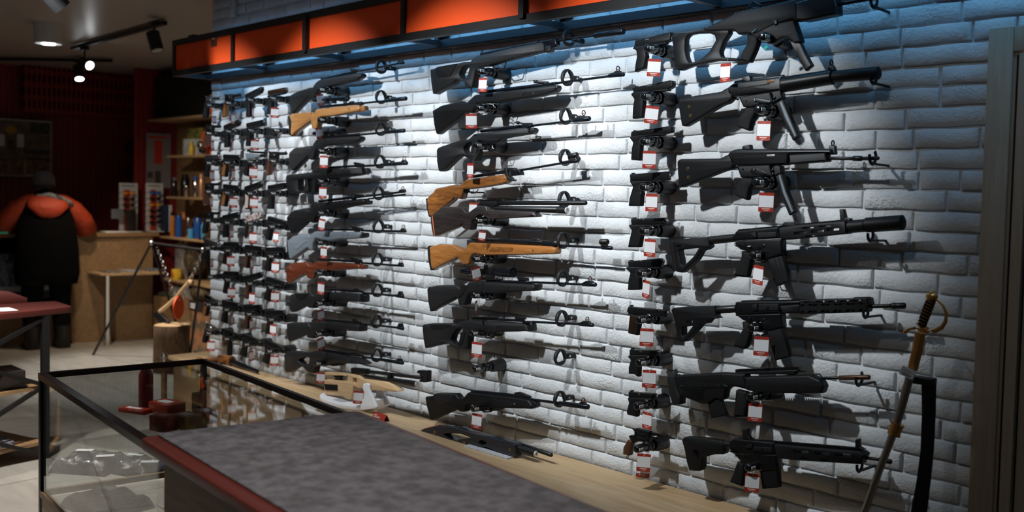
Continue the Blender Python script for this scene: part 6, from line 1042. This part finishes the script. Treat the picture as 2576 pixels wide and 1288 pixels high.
for k, x_ in enumerate((505, 514)): sbot('fishing_reel', ['small brown reel at the shelf edge', 'small brown reel beside the other reel at the shelf edge'][k], 'reel', 'bronze', x_, 9, 596, z4, y=1.38)
t = sbot('mug', 'yellow mug with a red spiral pattern on the lowest shelf', 'mug', 'yellow', 445, 26, 677, z5, [(0, .95), (.05, 1), (.95, 1), (1, .97)], y=1.42); a = atY(445, 690, 1.42); mb = MB(); mb.torus((a.x + .01, 1.42 - .052, a.z), (.2, 1, 0), .022, .004, 16, 6); mb.torus((a.x + .01, 1.42 - .053, a.z), (.2, 1, 0), .010, .003, 12, 6); mb.build('spiral_print', 'toy_orange', t); mb = MB(); mb.torus((a.x + .065, 1.41, a.z), (0, 1, .0), .025, .006, 16, 6); mb.build('handle', 'yellow', t)
mat('net', (.06, .045, .03), .8, noise=(18, (.16, .12, .07), .45, .6)); mat('photo_food', (.30, .12, .05), .5, noise=(9, (.09, .07, .04), .42, .58)); mat('greyprint', (.25, .25, .27), .5, noise=(20, (.45, .42, .4), .45, .6)); mat('khaki', (.10, .10, .07), .8)
sbox('carton', 'printed grey carton standing behind the lowest shelf', 'box', 'greyprint', 440, 462, 612, z5, .05, 1.5); a = atY(480, 650, 1.5); tag(MB().sphere((a.x, 1.55, a.z - .02), (.17, .1, .15)).build('camouflage_net', 'net'), 'bundle of brown camouflage netting between the lower shelves', 'net')
sbox('carton', 'grey printed carton on the low cabinet', 'box', 'greyprint', 424, 488, 718, .45, .12, 1.4)
tag(MB().rbox((-9.82, 1.30, .45), (-9.45, 1.62, .49), .01).build('folded_jacket', 'khaki'), 'dark olive folded garment on the left end of the low cabinet', 'clothing')
a = atY(468, 745, 1.4); tag(MB().sphere((a.x + .3, 1.45, .53), (.22, .12, .08)).build('bag', 'net'), 'brown folded bag on the low cabinet near the bricks', 'bag')
a, b = atY(476, 890, 1.2), atY(532, 790, 1.2); t = thing('game_poster', 'tall card with a cooking photo leaning below the bag', 'poster', (a.x, 1.2, a.z)); MB().box((a.x, 1.2, max(a.z, .02)), (b.x + .2, 1.21, b.z)).build('photo_print', 'photo_food', t, smooth=False); MB().box((a.x, 1.195, b.z - .0), (b.x + .2, 1.21, b.z + .09)).build('dark_header', 'bookdark', t, smooth=False); mb = MB(); [mb.box((a.x + .03, 1.192, b.z + .02 + .018 * k), (a.x + .14, 1.195, b.z + .028 + .018 * k)) for k in range(3)]; mb.build('lettering', 'white', t, smooth=False)
a = atY(488, 500, .9); t = thing('clear_pouch_strip', 'clear plastic strip of hooks hanging at the brick corner', 'packaging', (XL - .03, .3, 1.3)); mb = MB(); a = atY(525, 440, .3); mb.torus((-6.3, .3, 1.72), (1, .3, 0), .03, .004, 16, 6); mb.loft([(-6.3, .3, 1.69), (-6.31, .3, 1.5), (-6.3, .3, 1.36)], [(.022, .002)] * 3, 8); mb.box((-6.31, .29, 1.715), (-6.145, .31, 1.73)); mb.build('strip', 'printgrey', t)
# stump with axe
b0 = atZ(432, 934, 0); R_ = .145; Hs = .40; st = thing('tree_stump', 'short tree stump standing on the tiles', 'stump', (b0.x, b0.y, 0))
rn = random.Random(3); n_ = 48; v = []; f = []; wob = [R_ * (1 + .05 * math.sin(3 * math.tau * k / n_) + rn.uniform(-.025, .025)) for k in range(n_)]
for j, z in enumerate((0, .1, .2, .3, Hs - .008, Hs)):
    for k in range(n_): q = wob[k] * (1 + (.03 if j == 0 else 0) + rn.uniform(-.012, .012)) * (.95 if j == 5 else 1); v.append((b0.x + q * math.cos(math.tau * k / n_), b0.y + q * math.sin(math.tau * k / n_), z))
for j in range(5):
    for k in range(n_): f.append((j * n_ + k, j * n_ + (k + 1) % n_, (j + 1) * n_ + (k + 1) % n_, (j + 1) * n_ + k))
MB().add(v, f).build('bark', 'bark', st, ang=60); MB().add(v[-n_:], [tuple(range(n_))]).build('cut_face', 'oak', st)
YA = b0.y + .0
ax = thing('axe', 'axe with wooden handle stuck in the stump', 'axe', (b0.x, b0.y, Hs))
def qa(p): r_ = cBG4.px(p); return atY(r_[0], r_[1], YA)
mb = MB(); mb.loft([qa((235, 775)), qa((300, 720)), (qa((390, 640)) + qa((395, 630))) / 2, qa((470, 540)), qa((520, 490)), qa((548, 500))], [(.014, .022), (.012, .019), (.012, .017), (.012, .018), (.013, .023), (.014, .024)], 12); mb.build('handle', 'wood_maple', ax)
b_ = MB(); prism_mb(b_, [(q.x, q.z) for q in (qa(p) for p in rounded([(178,800),(215,765),(250,790),(290,830),(328,868),(310,892),(245,880),(215,850)], 12))], [], YA - .014, YA + .014, .006); b_.build('axe_head', 'frame_black', ax)
# swinging target on its stand
YG = .62
def qg(p, y=YG): r_ = cBG4.px(p); return atY(r_[0], r_[1], y)
gs = thing('target_stand', 'dark metal gong stand with chains and an orange disc', 'target stand', (qg((160, 120)).x, YG, 0))
J1 = qg((155, 118)); J2 = qg((650, 185)); 
f1, f2, f3, f4 = atZ(234, 893, 0), atZ(428, 905, 0), atZ(470, 935, 0), atZ(512, 985, 0)
f1 = atZ(234, 893, 0); 
def leg(a, b): MB().loft([a, b], .011, 10).build('leg', 'frame_black', gs)
f2 = Vector((J1.x + .10, J1.y + .30, 0)); leg(J1, f1); leg(J1, f2); f3 = atZ(474, 930, 0); leg(J2, f3); f4 = Vector((J2.x + .1, J2.y + .3, 0)); leg(J2, f4)
MB().loft([J1, J2], .010, 10).build('top_bar', 'frame_black', gs)
for J in (J1, J2): mb = MB(); mb.sphere(J, .022); mb.build('joint', 'silver', gs)
def chain(a, b, n):
    c_ = thing('x', '', '') if False else None; o = None; mb = MB(); d = (b - a) / n; dn = d.normalized(); u = dn.cross(Vector((0, 1, 0))).normalized(); w_ = dn.cross(u)
    for k in range(n):
        c = a + d * (k + .5); e = u if k % 2 else w_; pts = [c + dn * (math.cos(t) * d.length * .66) + e * (math.sin(t) * .013) for t in [math.tau * j / 12 for j in range(13)]]; mb.loft(pts, .0035, 5, cap=False)
    return mb.build('chain', 'chrome', gs)
cA1 = qg((205, 160)); cB1 = qg((640, 215)); tgt = qg((412, 735)); top = qg((400, 648)); chain(cA1, qg((378, 635)), 16); chain(cB1, qg((445, 635)), 16)
mb = MB(); rr_ = .105; nrm = Vector((.55, -.8, 0)).normalized(); nrm = Vector((.25, -.55, 0)).normalized()
mb = MB(); cc = tgt; px_r = 110 / 3.786 * depth(cc) / F_PX; vdir = (CAM - cc); vdir.z = 0; vdir.normalize(); side = Vector((-vdir.y, vdir.x, 0)); nrm = (vdir * .42 + side * .9).normalized(); mb.lathe(cc - nrm * .006, cc + nrm * .006, [(0, px_r), (1, px_r)], 32); o = mb.build('orange_disc', 'panel_orange', gs); mb = MB(); mb.sphere(qg((410, 650)), .016); mb.build('hanger_bolt', 'silver', gs)
t = thing('acrylic_stand', 'clear acrylic holder on the stump behind the orange disc', 'stand', qa((440, 900))); a, b = qa((420, 905)), qa((475, 660)); MB().box((a.x, YA + .05, Hs), (b.x, YA + .056, b.z)).build('acrylic_sheet', 'case_glass', t, smooth=False)
a = atZ(410, 915, .6); t = thing('glass_figurine', 'small glass and brass ornament at the far end of the bench', 'ornament', (-6.45, -.2, .40)); p_ = CAM + ray(413, 897) * 6.75
mb = MB(); mb.lathe((p_.x, p_.y, p_.z - .06), (p_.x, p_.y, p_.z + .03), [(0, .035), (.15, .035), (.25, .008), (.5, .01), (.6, .022), (.9, .022), (1, .01)], 18); mb.build('ornament_body', 'chrome', t)
p2_ = MB().lathe((p_.x, p_.y, 0), (p_.x, p_.y, p_.z - .06), [(0, .10), (.03, .10), (.05, .02), (.97, .02), (1, .05)], 18).build('pedestal_foot', 'oak_panel', t)
# ------------------------------------------------------------------ the customer, seen from behind, leaning on the counter
mat('jacket_black', (.003, .003, .0035), .95, spec=.1, bump=(14, .6, .02)); mat('jacket_red', (.42, .045, .012), .65, bump=(16, .7, .02)); mat('beanie', (.15, .155, .165), .95, bump=(160, .6, .004)); mat('trousers', (.004, .004, .005), .95, spec=.1); mat('boots', (.012, .009, .007), .5); mat('skin', (.45, .26, .18), .6); mat('hood_grey', (.20, .23, .25), .7, noise=(20, (.05, .05, .06), .48, .55))
F0 = atZ(118, 876, 0); fw = Vector((-.975, .2, 0)).normalized(); rt = Vector((-fw.y, fw.x, 0)); rt = rt if rt.y > 0 else -rt
def B(x, y, z): return F0 + rt * x + fw * y + Vector((0, 0, z))
pe = thing('person', 'person in red and black jacket and beanie leaning on the counter, seen from behind', 'person', F0)
def skin(nm, m, verts, edges, sub=2, par=pe):
    me = bpy.data.meshes.new(nm); me.from_pydata([Vector(v_[0]) - F0 for v_ in verts], edges, []); o = link(nm, me, par, None, m, False)
    sm = o.modifiers.new('Skin', 'SKIN'); sm.use_smooth_shade = True; lay = me.skin_vertices[0].data
    for k, v_ in enumerate(verts): lay[k].radius = v_[1] if isinstance(v_[1], tuple) else (v_[1], v_[1])
    lay[0].use_root = True; ss_ = o.modifiers.new('Sub', 'SUBSURF'); ss_.levels = sub; ss_.render_levels = sub; return o
V = [(B(0, 0, .86), .13), (B(0, .02, 1.05), .13), (B(0, .07, 1.28), .15), (B(0, .13, 1.42), .09), (B(0, .19, 1.49), .055), (B(0, .24, 1.56), .085), (B(0, .25, 1.63), .075),
     (B(-.17, .12, 1.38), .065), (B(-.33, .16, 1.20), .05), (B(-.20, .38, 1.13), .04), (B(.17, .12, 1.38), .065), (B(.34, .16, 1.20), .05), (B(.20, .38, 1.13), .04),
     (B(-.10, 0, .80), .095), (B(-.13, .03, .47), .065), (B(-.14, -.01, .10), .045), (B(-.15, .12, .04), .04), (B(.10, 0, .80), .095), (B(.12, .03, .47), .065), (B(.13, -.01, .10), .045), (B(.15, .12, .04), .04)]
skin('body', 'skin', V, [(0, 1), (1, 2), (2, 3), (3, 4), (4, 5), (5, 6), (3, 7), (7, 8), (8, 9), (3, 10), (10, 11), (11, 12), (0, 13), (13, 14), (14, 15), (15, 16), (0, 17), (17, 18), (18, 19), (19, 20)])
mb = MB(); mb.loft([B(0, -.02, .62), B(0, -.02, .72), B(0, -.01, .95), B(0, .02, 1.15), B(0, .06, 1.32), B(0, .11, 1.43), B(0, .15, 1.48)], [(.27, .18), (.29, .2), (.28, .2), (.26, .19), (.225, .16), (.15, .11), (.08, .07)], 26, flat=rt); mb.build('jacket_body', 'jacket_black', pe, ang=80)
for s_ in (-1, 1):
    mb = MB(); mb.loft([B(s_ * .05, .07, 1.41), B(s_ * .14, .07, 1.385), B(s_ * .24, .08, 1.32), B(s_ * .33, .11, 1.22), B(s_ * .375, .15, 1.15), B(s_ * .35, .24, 1.13), B(s_ * .26, .36, 1.145), B(s_ * .2, .43, 1.145)], [(.07, .07), (.085, .085), (.095, .095), (.095, .095), (.095, .095), (.085, .08), (.065, .06), (.05, .045)], 18); mb.build('sleeve', 'jacket_red', pe, ang=80)
    hd = []; base = B(s_ * .19, .45, 1.125)   # hand resting on the counter: palm and five fingers
    mb = MB(); mb.loft([B(s_ * .2, .42, 1.13), B(s_ * .19, .47, 1.125), B(s_ * .18, .52, 1.12)], [(.028, .02), (.042, .016), (.04, .013)], 12, flat=rt)
    for k in range(4): q = B(s_ * (.18 + (-.027 + .018 * k)), .515, 1.12); mb.loft([q, q + fw * .035 + Vector((0, 0, .004)), q + fw * (.06 + .008 * (k in (1, 2))) - Vector((0, 0, .008))], [.0085, .008, .0065], 8)
    q = B(s_ * .155, .46, 1.12); mb.loft([q, q + fw * .03 - rt * s_ * .018, q + fw * .055 - rt * s_ * .022], [.011, .009, .007], 8); mb.build('hand', 'skin', pe)
    mb = MB(); x = .12 * s_; mb.loft([B(x * .8, 0, .80), B(x, .02, .62), B(x * 1.05, .03, .45), B(x * 1.08, .0, .25), B(x * 1.1, -.02, .16)], [(.115, .12), (.105, .11), (.09, .09), (.08, .085), (.075, .08)], 18, flat=rt); mb.build('trouser_leg', 'trousers', pe, ang=80)
    mb = MB(); mb.loft([B(x * 1.1, -.02, .22), B(x * 1.1, -.02, .08), B(x * 1.1, -.0, .05)], [(.075, .08), (.07, .085), (.06, .09)], 16, flat=rt); mb.sphere(B(x * 1.12, .06, .05), (.08, .06, .05)); mb.rbox(tuple(B(x * 1.1, .03, .015) - Vector((.13, .055, .015))), tuple(B(x * 1.1, .03, .015) + Vector((.10, .055, .015))), .01); mb.build('boot', 'boots', pe, ang=80)
# hood, yoke and beanie
mb = MB(); mb.loft([B(0, -.10, 1.23), B(0, -.13, 1.28), B(0, -.10, 1.35), B(0, -.03, 1.40), B(0, .06, 1.43)], [(.03, .02), (.11, .04), (.18, .05), (.18, .06), (.12, .05)], 22, flat=rt); mb.build('hood', 'jacket_red', pe, ang=80)
mb = MB(); mb.loft([B(-.09, -.02, 1.45), B(.02, -.05, 1.46), B(.10, -.05, 1.43), B(.19, -.03, 1.385), B(.23, .0, 1.36)], [.015, .028, .032, .03, .012], 14); mb.build('hood_lining', 'hood_grey', pe, ang=80)
mb = MB(); mb.sphere(B(0, .20, 1.60), (.105, .105, .095), 22, 14); mb.torus(B(0, .19, 1.555), (fw.x * .25, fw.y * .25, 1), .085, .022, 24, 10); mb.build('beanie', 'beanie', pe, ang=80)
bpy.context.view_layer.update()
